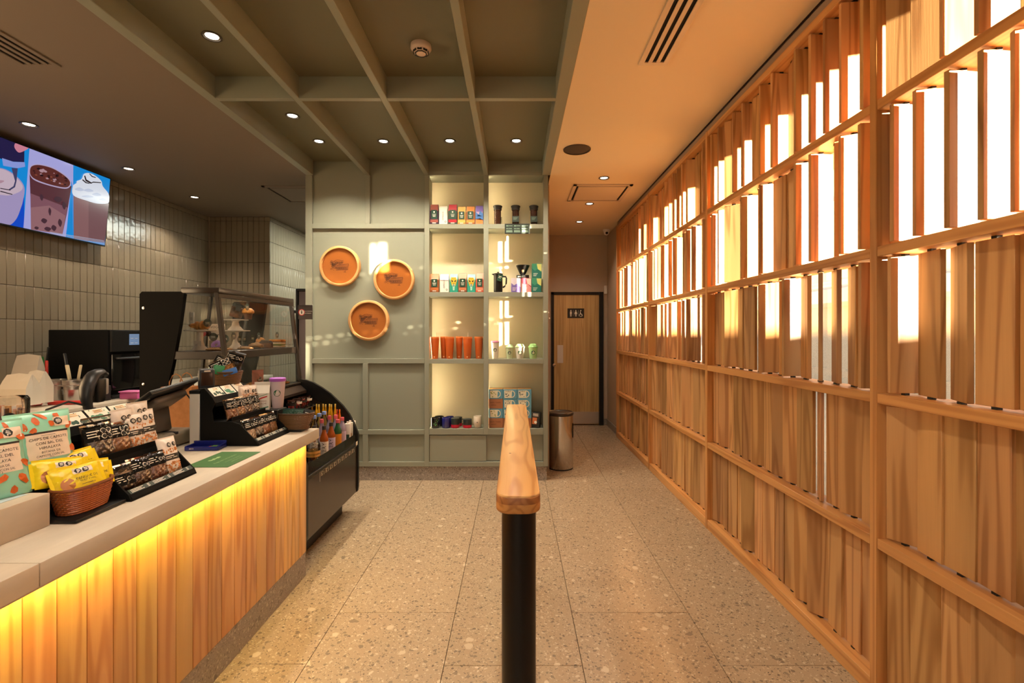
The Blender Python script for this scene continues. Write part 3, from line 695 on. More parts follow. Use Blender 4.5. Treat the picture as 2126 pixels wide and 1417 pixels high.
def canister(u, y, label, tools):
    t = thing('steel_canister', label, 'canister', (xu(u, y), y, 0.90), group='steel canisters on the back counter')
    MB().lathe([(0.060, 0.0), (0.063, 0.004), (0.063, 0.125), (0.071, 0.135), (0.071, 0.170), (0.074, 0.172), (0.074, 0.178), (0.066, 0.178), (0.066, 0.13), (0.055, 0.02), (0, 0.012)], 32).build('body', M_steel, t)
    MB().lathe([(0.0735, 0.128), (0.0748, 0.132), (0.0735, 0.136)], 32, cap=False).build('band', M_chrome, t)
    return t
canister(115, 3.86, 'polished steel canister with red and green handled tools', 0); canister(154, 3.86, 'polished steel canister holding tongs with cream handles', 0)
M_cream = plain('cream handle', C(226, 208, 170), 0.4)
def tool(label, u, v0, v1, du, y, col, wtop, cat='utensil', tip=None):
    """a utensil standing in a canister, leaning by du pixels"""
    a = at(u, v1, y); b = at(u + du, v0, y)
    t = thing('serving_tool', label, cat, tuple(a)); d = b - a
    ax = Vector((1, 0, 0)); L = d.length
    mm = d.to_track_quat('Z', 'Y').to_matrix().to_4x4()
    MB().bbox(-wtop / 2, wtop / 2, -0.006, 0.006, L * 0.35, L, 0.005, 2, mm).build('handle', col, t)
    MB().bbox(-0.006, 0.006, -0.003, 0.003, 0, L * 0.36, 0.002, 1, mm).build('shank', M_steel, t)
tool('tongs with black and grey grips in the right canister', 150, 733, 822, -16, 3.86, M_dgrey, 0.024); tool('spatula with wide cream handle in the right canister', 151, 757, 822, -12, 3.84, M_cream, 0.030)
tool('spatula with narrow cream handle in the right canister', 156, 757, 822, 12, 3.86, M_cream, 0.022)
tool('red handled tool hanging beside the left canister', 97, 748, 800, 0, 3.80, plain('red plastic', C(190, 30, 26), 0.35), 0.020); tool('green handled tool with black tip behind the left canister', 96, 740, 810, -9, 3.88, plain('green plastic', C(20, 110, 40), 0.35), 0.022)
tool('black handled whisk behind the left canister', 92, 720, 800, 9, 3.95, M_ink, 0.02)
M_bagw = plain('white paper bag', C(216, 206, 190), 0.6)
def paper_bag(u0, u1, v0, v1, y, d, label, name='paper_bag', m=None, fold=True):
    a, b = xu(u0, y), xu(u1, y); h = (v1 - v0) / F * y; z = zv(v1, y)
    t = thing(name, label, 'bag', ((a + b) / 2, y + d / 2, z)); w = b - a
    mb = MB(); L = [(0, 1, 1), (0.55, 1.02, 1), (0.8, 0.98, 0.55), (1.0, 0.92, 0.10)]
    vs = []
    for (q, sx, sy) in L: vs += [(-w / 2 * sx, -d / 2 * sy, q * h), (0, -d / 2 * sy * 0.96, q * h + (0.012 if q == 1 else 0)), (w / 2 * sx, -d / 2 * sy, q * h), (w / 2 * sx * 0.94, 0, q * h), (w / 2 * sx, d / 2 * sy, q * h), (-w / 2 * sx, d / 2 * sy, q * h), (-w / 2 * sx * 0.94, 0, q * h)]
    fs = [tuple(range(7))[::-1]]
    for k in range(3): fs += [(k * 7 + i, k * 7 + (i + 1) % 7, (k + 1) * 7 + (i + 1) % 7, (k + 1) * 7 + i) for i in range(7)]
    fs.append(tuple(range(21, 28))); mb.add(vs, fs); mb.build('body', m or M_bagw, t)
    return t, w, h, d
t, w, h, d = paper_bag(45, 79, 772, 838, 3.55, 0.12, 'upright white paper bag with small black print beside the canisters')
m = MB(); text_to(m, '1,200', 0.022, xz(0.0, h * 0.55, -d / 2 - 0.002)); text_to(m, 'RA', 0.028, xz(-w * 0.42, h * 0.35, -d / 2 - 0.002)); m.build('lettering', M_ink, t)
t, w, h, d = paper_bag(22, 74, 738, 836, 3.78, 0.09, 'tall white paper sack standing behind the printed paper bag')
t, w, h, d = paper_bag(-14, 40, 775, 836, 3.50, 0.11, 'crumpled pale paper bag at the left edge of the picture')
t.location.y -= 0.16; t.location.x = xu(12, 3.30)
t = tag(MB().bbox(-0.11, 0.11, -0.035, 0.035, 0, 0.025, 0.008, 2).build('red_tray', plain('red tray plastic', C(196, 40, 34), 0.35)), 'long red plastic tray lying in front of the steel canisters', 'tray')
t.location = (xu(138, 3.72), 3.72, 0.901); t.rotation_euler = (0, 0, R(6))
t = tag(MB().bbox(-0.09, 0.07, -0.03, 0.03, 0, 0.03, 0.01, 2).build('red_tray', plain('red tray plastic', C(196, 40, 34), 0.35)), 'short red plastic tray beside the printed paper bag', 'tray')
t.location = (xu(105, 3.74), 3.76, 0.901); t.location.x = xu(100, 3.80)
t.location.y = 3.66
t = thing('pink_container', 'small pink plastic container in front of the black oven', 'container', (xu(276, 4.05), 4.05, 0.9))
B(t, 'tub', plain('pink plastic', C(206, 96, 160), 0.35), t.location.x - 0.075, t.location.x + 0.075, 4.0, 4.1, 0.901, 0.955, 0.008, 2); B(t, 'lid', plain('pink lid', C(220, 120, 180), 0.35), t.location.x - 0.08, t.location.x + 0.08, 3.995, 4.105, 0.955, 0.966, 0.003)
t.location.x -= 0.0
t = thing('label_box', 'small black and white label box beside the oven', 'box', (xu(214, 3.93), 3.93, 0.9))
B(t, 'box', M_ink, t.location.x - 0.04, t.location.x + 0.04, 3.90, 3.96, 0.901, 1.02); B(t, 'label', M_paper, t.location.x - 0.036, t.location.x + 0.036, 3.8985, 3.9, 0.985, 1.015, 0.0003); B(t, 'jar_print', M_grey, t.location.x - 0.02, t.location.x + 0.02, 3.8985, 3.9, 0.91, 0.975, 0.0003)

# ------------------------------------------------------------------ television
A, Bt, Ct = at(231, 370, 4.72), at(219, 512, 4.72), None
ex = Vector((0, 1, 0)); p_tr = Vector((-3.94, 4.72, 2.958)); p_br = Vector((-3.996, 4.72, 2.29)); LT = 1.19
ey = (p_tr - p_br).normalized(); HT = (p_tr - p_br).length; nz = ex.cross(ey).normalized()    # nz faces the room
org = p_br - ex * LT
tv = thing('television', 'wall-hung television showing three iced coffee drinks', 'television', tuple(org))
Mt = Matrix((ex, ey, nz)).transposed().to_4x4()
MB().bbox(0, LT, 0, HT, -0.035, 0, 0.004, 2, Mt).build('body', M_ink, tv)
MB().box(0.4, 0.8, 0.2, 0.45, -0.09, -0.035, Mt).build('bracket', M_black, tv)
def px_tv(zx, zy):
    u, v = zx * 450 / 2126, 240 + zy * 300 / 1417.0
    d = at(u, v, 1.0) - Vector((0, 0, H)); o = Vector((0, 0, H)) - org
    k = -o.dot(nz) / d.dot(nz); q = o + d * k
    return (q.dot(ex), q.dot(ey))
_tvm = {}
def tvc(c, e=0.75):
    if c not in _tvm: _tvm[c] = plain('screen %d %d %d' % c, (0.0, 0.0, 0.0, 1), 0.15, em=C(*c), es=e)
    return _tvm[c]
tvl = [0]
def tvpoly(pts, col, name='picture', raw=False, smooth=0):
    tvl[0] += 1; z = 0.0006 + tvl[0] * 0.00012
    q = pts if raw else [px_tv(*p) for p in pts]
    q = [(min(max(x, 0.012), LT - 0.012), min(max(y, 0.012), HT - 0.012)) for x, y in q]
    MB().poly([Mt @ Vector((x, y, z)) for x, y in q]).build(name, tvc(col), tv)
def curve(pts, n=6):
    """Catmull-Rom through the closed list of points"""
    out = []; k = len(pts)
    for i in range(k):
        p0, p1, p2, p3 = pts[i - 1], pts[i], pts[(i + 1) % k], pts[(i + 2) % k]
        for j in range(n):
            t = j / n
            out.append(tuple(0.5 * ((2 * p1[a]) + (-p0[a] + p2[a]) * t + (2 * p0[a] - 5 * p1[a] + 4 * p2[a] - p3[a]) * t * t + (-p0[a] + 3 * p1[a] - 3 * p2[a] + p3[a]) * t ** 3) for a in (0, 1)))
    return out
tvpoly([(0, 0), (LT, 0), (LT, HT), (0, HT)], (20, 150, 235), raw=True)
tvpoly([(-400, 900), (130, 900), (235, 800), (235, 1120), (-400, 1000)], (15, 80, 215))
tvpoly([(290, 300), (719, 470), (711, 1230), (640, 1230), (228, 1110)], (182, 180, 240))
tvpoly([(700, 640), (713, 700), (711, 1230), (640, 1230), (655, 1100)], (20, 150, 235))
tvpoly(curve([(-150, 520), (0, 512), (110, 555), (205, 640), (240, 720), (225, 830), (205, 900), (160, 1010), (90, 1075), (0, 1080), (-200, 1060)]), (176, 160, 205))
tvpoly(curve([(-150, 525), (0, 520), (100, 560), (190, 640), (222, 700), (190, 745), (90, 780), (0, 775), (-150, 760)]), (214, 190, 205))
tvpoly(curve([(-40, 640), (0, 632), (40, 640), (0, 662)]), (190, 150, 165))
tvpoly([(-120, 100), (0, 200), (150, 262), (238, 300), (236, 455), (120, 450), (15, 425), (-60, 400)], (38, 32, 78))
tvpoly(curve([(150, 270), (200, 285), (280, 310), (235, 345), (180, 360), (140, 310)]), (224, 140, 160))
tvpoly([(18, 415), (130, 452), (240, 455), (245, 500), (170, 515), (30, 490)], (150, 165, 235))
tvpoly([(110, 512), (172, 515), (160, 640), (145, 700), (90, 735), (85, 720), (130, 690), (145, 640)], (70, 70, 110))
tvpoly([(0, 708), (100, 725), (100, 733), (0, 716)], (40, 30, 45)); tvpoly([(0, 735), (120, 768), (118, 776), (0, 745)], (40, 30, 45))
tvpoly([(286, 540), (700, 690), (655, 950), (610, 1165), (300, 1125), (296, 800)], (96, 52, 60))
tvpoly([(296, 760), (660, 900), (610, 1165), (300, 1125)], (138, 90, 102))
tvpoly([(298, 900), (480, 880), (640, 980), (610, 1165), (300, 1125)], (160, 112, 118))
tvpoly(curve([(285, 530), (310, 485), (390, 475), (520, 510), (650, 590), (695, 660), (650, 715), (500, 690), (350, 640), (295, 590)]), (196, 178, 214))
tvpoly(curve([(292, 530), (315, 492), (390, 484), (520, 520), (645, 600), (685, 660), (645, 703), (500, 678), (355, 628), (300, 585)]), (102, 48, 44))
r3 = random.Random(3)
for k in range(34):
    cx, cy = r3.uniform(320, 650), 0; cy = 545 + (cx - 320) * 0.28 + r3.uniform(-45, 45)
    s = r3.uniform(8, 20); tvpoly(curve([(cx - s, cy), (cx, cy - s * .6), (cx + s, cy + s * .3), (cx, cy + s * .6)], 3), r3.choice(((60, 26, 28), (150, 80, 60), (40, 20, 26), (190, 150, 160))))
for (cx, cy, a, b) in ((425, 1030, 30, 26), (460, 1110, 34, 22), (520, 1100, 26, 30), (400, 800, 18, 34), (480, 940, 14, 40), (580, 1050, 20, 40), (350, 1100, 22, 16), (560, 820, 40, 30), (620, 880, 20, 40)):
    tvpoly(curve([(cx - a, cy), (cx - a * .3, cy - b), (cx + a, cy - b * .2), (cx + a * .2, cy + b)], 4), (78, 48, 60))
tvpoly([(712, 780), (1062, 860), (1050, 960), (1018, 1245), (714, 1210)], (128, 88, 92))
tvpoly([(712, 780), (860, 850), (860, 1228), (714, 1210)], (146, 102, 104))
tvpoly(curve([(706, 690), (740, 660), (745, 640), (790, 620), (815, 570), (870, 562), (930, 590), (985, 640), (1000, 690), (1058, 770), (1060, 850), (960, 862), (850, 835), (712, 780)]), (236, 240, 252))
for (cx, cy, a, b) in ((770, 720, 46, 18), (860, 730, 50, 16), (940, 770, 46, 16), (850, 790, 60, 12), (1000, 820, 36, 12)): tvpoly(curve([(cx - a, cy), (cx, cy - b), (cx + a, cy + b * .5), (cx, cy + b)], 4), (206, 214, 238))
for pts in ([(815, 590), (830, 640), (880, 665), (890, 655), (840, 625), (826, 585)], [(880, 668), (905, 655), (980, 660), (982, 652), (905, 645), (885, 655)], [(865, 570), (890, 598), (930, 610), (930, 602), (895, 590), (872, 566)], [(795, 630), (830, 660), (870, 668), (868, 660), (835, 650), (803, 622)]): tvpoly(pts, (44, 26, 30))
for k, (a, b, c) in enumerate(((480, 1138, 1010), (480, 1150, 1018), (560, 1176, 1020), (640, 1200, 1020))):
    y2 = b + (c - a) * 0.16; tvpoly([(a, b), (c, y2), (c, y2 + 5), (a, b + 5)], (190, 196, 220), 'lettering')

# ------------------------------------------------------------------ handrail in the foreground
hr = thing('handrail', 'foreground ash handrail on round black posts running away from the camera', 'handrail', (0.008, 2.1, 0))
def rr(x0, x1, y0, y1, r, n=6):
    out = []
    for (cx, cy, a0) in ((x1 - r, y1 - r, 0), (x0 + r, y1 - r, 90), (x0 + r, y0 + r, 180), (x1 - r, y0 + r, 270)):
        for i in range(n + 1): a = R(a0 + 90 * i / n); out.append((cx + r * math.cos(a), cy + r * math.sin(a)))
    return out
HX, HW, HY0, HY1, HZ = 0.009, 0.060, 1.275, 2.93, 1.016
def slab(z0, z1, grow, bev, name, m):
    bm = bmesh.new(); pl = rr(HX - HW - grow, HX + HW + grow, HY0 - grow, HY1 + grow, 0.042, 7)
    f = bm.faces.new([bm.verts.new((x, y, z0)) for x, y in pl]); r = bmesh.ops.extrude_face_region(bm, geom=[f])
    for g in r['geom']:
        if isinstance(g, bmesh.types.BMVert): g.co.z = z1
    bmesh.ops.recalc_face_normals(bm, faces=bm.faces[:])
    es = [e for e in bm.edges if abs(e.verts[0].co.z - e.verts[1].co.z) < 1e-6 and abs(e.verts[0].co.z - (z1 if bev > 0 else z0)) < 1e-6]
    bmesh.ops.bevel(bm, geom=es, offset=abs(bev), segments=3, affect='EDGES', profile=0.5)
    MB().bm(bm).build(name, m, hr, True, 30)
slab(HZ - 0.006, HZ, -0.001, 0.004, 'cap', M_hand); slab(HZ - 0.0245, HZ - 0.0062, 0, 0.002, 'upper_layer', M_handj); slab(HZ - 0.050, HZ - 0.0247, 0, -0.006, 'lower_layer', M_hand2)
for y in (1.36, 2.80): MB().lathe([(0.048, 0.0), (0.048, HZ - 0.0502)], 40, c=(HX + 0.002, y, 0)).build('post', M_black, hr, True)
for y in (1.36, 2.80): MB().lathe([(0.075, 0.0), (0.075, 0.006), (0.070, 0.009), (0.0485, 0.009)], 40, c=(HX + 0.002, y, 0)).build('base_plate', M_black, hr, True)
MB().lathe([(0.0045, HZ + 0.0002), (0.0, HZ + 0.0004)], 8, c=(-0.017, 1.73, 0)).build('knot', plain('knot', C(60, 34, 20), 0.6), hr, True)

# ------------------------------------------------------------------ bin
bn = thing('trash_bin', 'tall round stainless steel bin with dark lid by the passage', 'trash bin', (0.492, 5.21, 0))
MB().lathe([(0.130, 0.0), (0.133, 0.004), (0.133, 0.585)], 48).build('body', plain('brushed bin steel', (0.58, 0.55, 0.52, 1), 0.18, 1.0), bn)
MB().lathe([(0.135, 0.57), (0.140, 0.578), (0.141, 0.592), (0.136, 0.602), (0.128, 0.606), (0.120, 0.598), (0.06, 0.594), (0.0, 0.594)], 48).build('lid', M_dkbrown, bn)
MB().lathe([(0.1335, 0.0), (0.1345, 0.006), (0.1335, 0.012)], 48, cap=False).build('base_ring', M_ink, bn)
pts = []
for i in range(17):
    a = 2 * PI * i / 16; th = R(-18) + 0.34 * math.cos(a) * 0.5; pts.append((0.1345 * math.cos(th), 0.1345 * math.sin(th), 0.41 + 0.075 * math.sin(a)))
MB().tube(pts[:-1], 0.004, 6, True).build('handle', M_ink, bn)
# ------------------------------------------------------------------ pastry case with open drinks front
YN_, YF_ = 2.95, 3.95
pc = thing('pastry_case', 'black glass pastry display case with curved open drinks cooler front', 'display case', (-1.7, 3.45, 0))
B = lambda name, m, x0, x1, y0, y1, z0, z1, b=0.002, seg=1, par=None: MB().bbox(x0, x1, y0, y1, z0, z1, b, seg).build(name, m, par or pc, True)
ARCH = [(-1.745, 1.075), (-1.70, 1.068), (-1.635, 1.045), (-1.57, 1.008), (-1.50, 0.958), (-1.40, 0.862), (-1.345, 0.79), (-1.305, 0.715), (-1.272, 0.63)]
INN = [(-1.745, 0.955), (-1.71, 0.950), (-1.64, 0.925), (-1.57, 0.885), (-1.50, 0.83), (-1.44, 0.765), (-1.395, 0.695), (-1.372, 0.63)]
FRONT = [(-1.272, 0.20), (-1.278, 0.165), (-1.30, 0.15), (-1.385, 0.15), (-1.385, 0.0), (-2.29, 0.0)]
for (y0, y1) in ((YN_, YN_ + 0.028), (YF_ - 0.028, YF_)):
    MB().prism(ARCH + FRONT[:4] + [(-1.40, 0.15), (-1.40, 0.56)] + INN[::-1][0:], y0, y1).build('arch_frame', M_black, pc, True)
MB().prism([(-1.40, 0.16), (-1.40, 0.60)] + INN[::-1] + [(-2.28, 0.955), (-2.28, 0.16)], YF_ - 0.020, YF_ - 0.006).build('end_panel', M_dkbrown, pc, True)
MB().prism([(-1.40, 0.16), (-1.40, 0.55), (-2.28, 0.55), (-2.28, 0.16)], YN_ + 0.006, YN_ + 0.020).build('end_panel', M_black, pc, True)
# solid service-side end panels
for (y0, y1) in ((YN_, YN_ + 0.03), (YF_ - 0.03, YF_)):
    pl = [(-2.29, 0.15), (-2.29, 1.685), (-2.275, 1.70), (-2.035, 1.70), (-2.02, 1.685), (-2.045, 1.50), (-2.09, 1.25), (-2.125, 1.10), (-2.13, 0.95), (-2.13, 0.15)]
    MB().prism(pl, y0, y1).build('service_panel', M_blackm, pc, True)
for z in (1.60, 1.135): MB().lathe([(0.008, 0), (0.008, 0.003), (0.0, 0.004)], 14, M=Matrix.Translation((-2.265, YN_, z)) @ Matrix.Rotation(PI / 2, 4, 'X')).build('bolt', M_steel, pc, True)
B('kick_board', M_ink, -2.2, -1.385, YN_ + 0.02, YF_ - 0.07, 0.0, 0.155)
B('front_panel', plain('bronze black panel', C(54, 44, 36), 0.22), -1.300, -1.283, YN_ + 0.028, YF_ - 0.028, 0.162, 0.535, 0.003)
B('price_rail', M_ink, -1.300, -1.276, YN_ + 0.028, YF_ - 0.028, 0.536, 0.56, 0.003)
m = MB()
for k in range(9):
    y = 3.20 + k * 0.076
    for q, wd in ((0, 0.034), (1, 0.024), (2, 0.030)):
        zz = 0.522 - q * 0.010; m.poly([(-1.2825, y, zz), (-1.2825, y + wd, zz), (-1.2825, y + wd, zz + 0.0045), (-1.2825, y, zz + 0.0045)])
    m.poly([(-1.2825, y + 0.046, 0.50), (-1.2825, y + 0.052, 0.50), (-1.2825, y + 0.052, 0.525), (-1.2825, y + 0.046, 0.525)])
m.poly([(-1.2824, 3.18, 0.532), (-1.2824, YF_ - 0.03, 0.532), (-1.2824, YF_ - 0.03, 0.535), (-1.2824, 3.18, 0.535)]); m.poly([(-1.2824, 3.18, 0.47), (-1.2824, 3.183, 0.47), (-1.2824, 3.183, 0.535), (-1.2824, 3.18, 0.535)])
m.build('price_print', plain('cream print', C(200, 190, 165), 0.5), pc, True)
B('price_tag', M_paper, -1.2755, -1.2745, YF_ - 0.07, YF_ - 0.03, 0.545, 0.575, 0.0004)
B('glass_lip', M_glass, -1.289, -1.284, YN_ + 0.028, YF_ - 0.028, 0.56, 0.635, 0.001)
B('deck', M_dkbrown, -1.90, -1.302, YN_ + 0.028, YF_ - 0.028, 0.53, 0.55); B('step', M_dkbrown, -1.88, -1.44, YN_ + 0.03, YF_ - 0.03, 0.55, 0.62); B('step', M_dkbrown, -1.88, -1.62, YN_ + 0.03, YF_ - 0.03, 0.62, 0.69)
B('step', M_dkbrown, -1.62, -1.37, 3.79, YF_ - 0.03, 0.55, 0.69); B('back_wall', M_ink, -1.93, -1.90, YN_ + 0.03, YF_ - 0.03, 0.16, 1.0); B('upper_shelf', M_dglass, -1.90, -1.60, YN_ + 0.03, YF_ - 0.03, 0.872, 0.884)
B('led_strip', plain('cooler led', C(255, 240, 210), 0.5, em=(1.0, 0.86, 0.62, 1), es=10.0), -1.76, -1.745, YN_ + 0.04, YF_ - 0.04, 0.978, 0.984, 0.001)
B('shelf_edge', M_steel, -1.612, -1.600, YN_ + 0.04, YF_ - 0.04, 0.866, 0.871, 0.001)
M_brz = plain('bronze fascia', C(46, 38, 33), 0.3)
MB().prism([(-1.75, 1.04), (-1.69, 0.985), (-1.69, 0.965), (-2.12, 0.985), (-2.12, 1.04)], YN_ + 0.028, YF_ - 0.028).build('lower_deck', M_brz, pc, True)
m = MB()
for k in range(4):
    for q in range(3):
        y = 3.34 + k * 0.05; x = -1.712 - q * 0.012; z = 1.012 + q * 0.011 - 0.002
        if (k + q) % 3 != 2: m.box(x, x + 0.004, y, y + 0.018, z, z + 0.004)
m.build('keypad_print', plain('cream print', C(200, 190, 165), 0.5), pc, True)
# upper glass house
def bar(a, b, r, name, m): 
    a, b = Vector(a), Vector(b); d = b - a; M = Matrix.Translation(a) @ d.to_track_quat('Z', 'Y').to_matrix().to_4x4()
    return MB().bbox(-r, r, -r, r, 0, d.length, 0.003, 1, M).build(name, m, pc, True)
xb, xm, xt = -1.745, -1.785, -1.825
B('roof', M_brz, -2.04, xt + 0.02, YN_, YF_, 1.69, 1.725, 0.004, 2); B('roof_lip', M_brz, xt + 0.002, xt + 0.02, YN_, YF_, 1.664, 1.69, 0.002); B('mid_shelf', M_brz, -2.13, xm + 0.012, YN_ + 0.005, YF_ - 0.005, 1.285, 1.335, 0.003)
B('base_frame', M_brz, -2.13, xb + 0.012, YN_ + 0.005, YF_ - 0.005, 1.035, 1.052, 0.003)
for y in (YN_ + 0.013, YF_ - 0.013): bar((xb, y, 1.04), (xt, y, 1.70), 0.013, 'post', M_brz)
for y in (YN_ + 0.30, YF_ - 0.25): bar((-2.12, y, 1.05), (-2.04, y, 1.69), 0.009, 'back_post', M_ink)
def pane(pts): MB().poly(pts).build('pane', M_glass, pc, True)
pane([(xb, YN_ + 0.026, 1.052), (xb, YF_ - 0.026, 1.052), (xm, YF_ - 0.026, 1.285), (xm, YN_ + 0.026, 1.285)])
pane([(xm - 0.002, YN_ + 0.026, 1.335), (xm - 0.002, YF_ - 0.026, 1.335), (xt, YF_ - 0.026, 1.69), (xt, YN_ + 0.026, 1.69)])
for y in (YN_ + 0.013, YF_ - 0.013):
    pane([(-2.115, y, 1.052), (xb, y, 1.052), (xm, y, 1.285), (-2.09, y, 1.285)]); pane([(-2.085, y, 1.335), (xm, y, 1.335), (xt, y, 1.69), (-2.04, y, 1.69)])
B('led_strip', plain('added case light', C(255, 240, 210), 0.5, em=(1.0, 0.84, 0.6, 1), es=28.0), xt - 0.024, xt - 0.012, YN_ + 0.05, YF_ - 0.05, 1.687, 1.6898, 0.001)  # unseen strip added to light the pastries, tucked behind the roof lip
M_disc = plain('smoky green disc', C(100, 118, 106), 0.3, alpha=0.55)
ZS = 1.3365
def on_front(u, v, z):                       # a point on the sloped front glass seen at pixel u
    x = xm + (xt - xm) * (z - 1.335) / 0.355 - 0.006; y = x * F / (u - U0); return Vector((x, y, H - (v - V0) / F * y))
for (u, v) in ((485, 697), (497, 704), (507, 704), (524, 702), (537, 697), (575, 695), (513, 637), (548, 812)):
    p = on_front(u, v, 1.42 if v < 800 else 1.1)
    if v > 800: continue
    mm = Matrix.Translation(p) @ Matrix.Rotation(PI / 2, 4, 'Y')
    MB().lathe([(0.0, 0.0), (0.024, 0.0), (0.024, 0.0015), (0.0, 0.0015)], 18, M=mm).build('price_disc', M_disc, pc, True)
    k = MB()
    for q in (-0.006, 0.002): k.box(p.x + 0.002, p.x + 0.0026, p.y - 0.013, p.y + 0.013, p.z + q, p.z + q + 0.003)
    k.build('price_print', M_paper, pc, True)
for (u, v) in ((431, 670), (443, 699), (467, 703)):
    p = at(u, v, YN_ + 0.03); mm = Matrix.Translation(p) @ Matrix.Rotation(PI / 2, 4, 'X')
    MB().lathe([(0.0, 0.0), (0.026, 0.0), (0.026, 0.0015), (0.0, 0.0015)], 18, M=mm).build('price_disc', M_disc, pc, True)
    k = MB()
    for q in (-0.006, 0.002): k.box(p.x - 0.013, p.x + 0.013, p.y - 0.0026, p.y - 0.002, p.z + q, p.z + q + 0.003)
    k.build('price_print', M_paper, pc, True)

# --- pastries and stands on the middle shelf
M_china = plain('white china', C(232, 224, 210), 0.25)
def cake_stand(x, y, z, h, r, label):
    t = thing('cake_stand', label, 'cake stand', (x, y, z), group=None)
    MB().lathe([(0.05, 0.0), (0.046, 0.008), (0.026, 0.03), (0.018, 0.06), (0.018, h - 0.01), (0.03, h - 0.004)], 28).build('stem', M_china, t)
    MB().lathe([(0.03, h - 0.004), (r, h - 0.001), (r + 0.002, h + 0.004), (r - 0.004, h + 0.006), (0, h + 0.006)], 36).build('plate', M_china, t)
    return z + h + 0.006
M_crois = mottled('croissant crust', C(150, 84, 26), C(212, 148, 64), 40.0, 0.4, bump=0.3); M_brn = mottled('brown cake', C(88, 52, 30), C(120, 76, 46), 60.0, 0.6, bump=0.4)
M_beige = mottled('beige cookie', C(190, 140, 84), C(222, 182, 130), 50.0, 0.6, bump=0.4); M_choc = mottled('chocolate', C(46, 26, 18), C(70, 42, 28), 60.0, 0.5)
M_sugar = mottled('sugar glaze', C(214, 190, 150), C(240, 230, 210), 60.0, 0.5); M_gold = mottled('golden muffin', C(170, 104, 36), C(216, 152, 66), 50.0, 0.5, bump=0.5)
z = cake_stand(-2.005, 3.08, ZS, 0.125, 0.086, 'white cake stand holding a croissant, in the left part of the pastry case')
t = thing('croissant', 'golden croissant on the white cake stand', 'croissant', (-2.005, 3.08, z + 0.001))
def croiss(s, q):
    a = R(-70 + 140 * s); k = 2 * PI * q; rr_ = 0.030 * (math.sin(PI * min(max(s, 0.03), 0.97)) ** 0.7) * (1 + 0.12 * math.sin(s * 26))
    c = Vector((0.062 * math.sin(a), 0.05 * math.cos(a) - 0.035, 0.026)); d = Vector((math.sin(a), math.cos(a), 0))
    return c + d * rr_ * math.cos(k) * 0.9 + Vector((0, 0, rr_ * math.sin(k) * 0.95))
MB().grid(croiss, 26, 12).build('body', M_crois, t)
def card(u, v0, v1, y, w, label, lines=2, m=None, txt=None, cat='card'):
    x = xu(u, y); z0, z1 = zv(v1, y), zv(v0, y); t = thing('price_card', label, cat, (x, y, z0))
    MB().bbox(-w / 2, w / 2, -0.0015, 0.0015, 0, z1 - z0, 0.0006, 1).build('card', m or M_paper, t); k = MB(); h = z1 - z0
    if txt: text_to(k, txt[0], txt[1], xz(0, h * 0.80, -0.002)); 
    for q in range(lines): k.box(-w * 0.25, w * 0.2, -0.0022, -0.0016, h * (0.32 + 0.14 * q), h * (0.32 + 0.14 * q) + h * 0.035)
    k.build('lettering', M_ink, t); return t
card(398, 648, 671, 3.06, 0.030, 'small white tag on a pick stuck in the croissant')
t = card(450, 672, 706, 3.19, 0.108, 'white card lettered AVOCADO in the pastry case', 1, None, ('AVOCADO', 0.0215))
MB().box(-0.01, 0.01, -0.0022, -0.0016, 0.02, 0.034).build('picture', M_green, t); MB().box(-0.05, 0.05, 0.0016, 0.05, 0, 0.003).build('foot', M_paper, t)
card(410, 707, 722, 3.06, 0.05, 'white hexagonal tag at the foot of the cake stand', 2)
def cakepop(u, v, y, r, m, label):
    c = at(u, v, y); t = thing('cake_pop', label, 'cake pop', (c.x, c.y, ZS)); hz = c.z - ZS
    MB().lathe([(0.0022, 0), (0.0022, hz)], 8).build('stick', M_paper, t)
    MB().lathe([(r * math.sin(PI * i / 10) + 1e-7, hz - r * math.cos(PI * i / 10)) for i in range(11)], 20, cap=False).build('ball', m, t)
cakepop(420, 692, 3.15, 0.022, plain('pink icing', C(206, 110, 126), 0.4), 'pink cake pop on a stick'); cakepop(433, 692, 3.19, 0.020, M_choc, 'chocolate cake pop on a stick')
t = thing('cake_pop_holder', 'flat black holder under the cake pops', 'holder', (xu(428, 3.17), 3.17, ZS)); MB().bbox(-0.05, 0.05, -0.03, 0.03, 0.0005, 0.008, 0.002).build('plate', M_ink, t); MB().lathe([(0.005, 0.008), (0.005, 0.014)], 10).build('socket', M_ink, t)
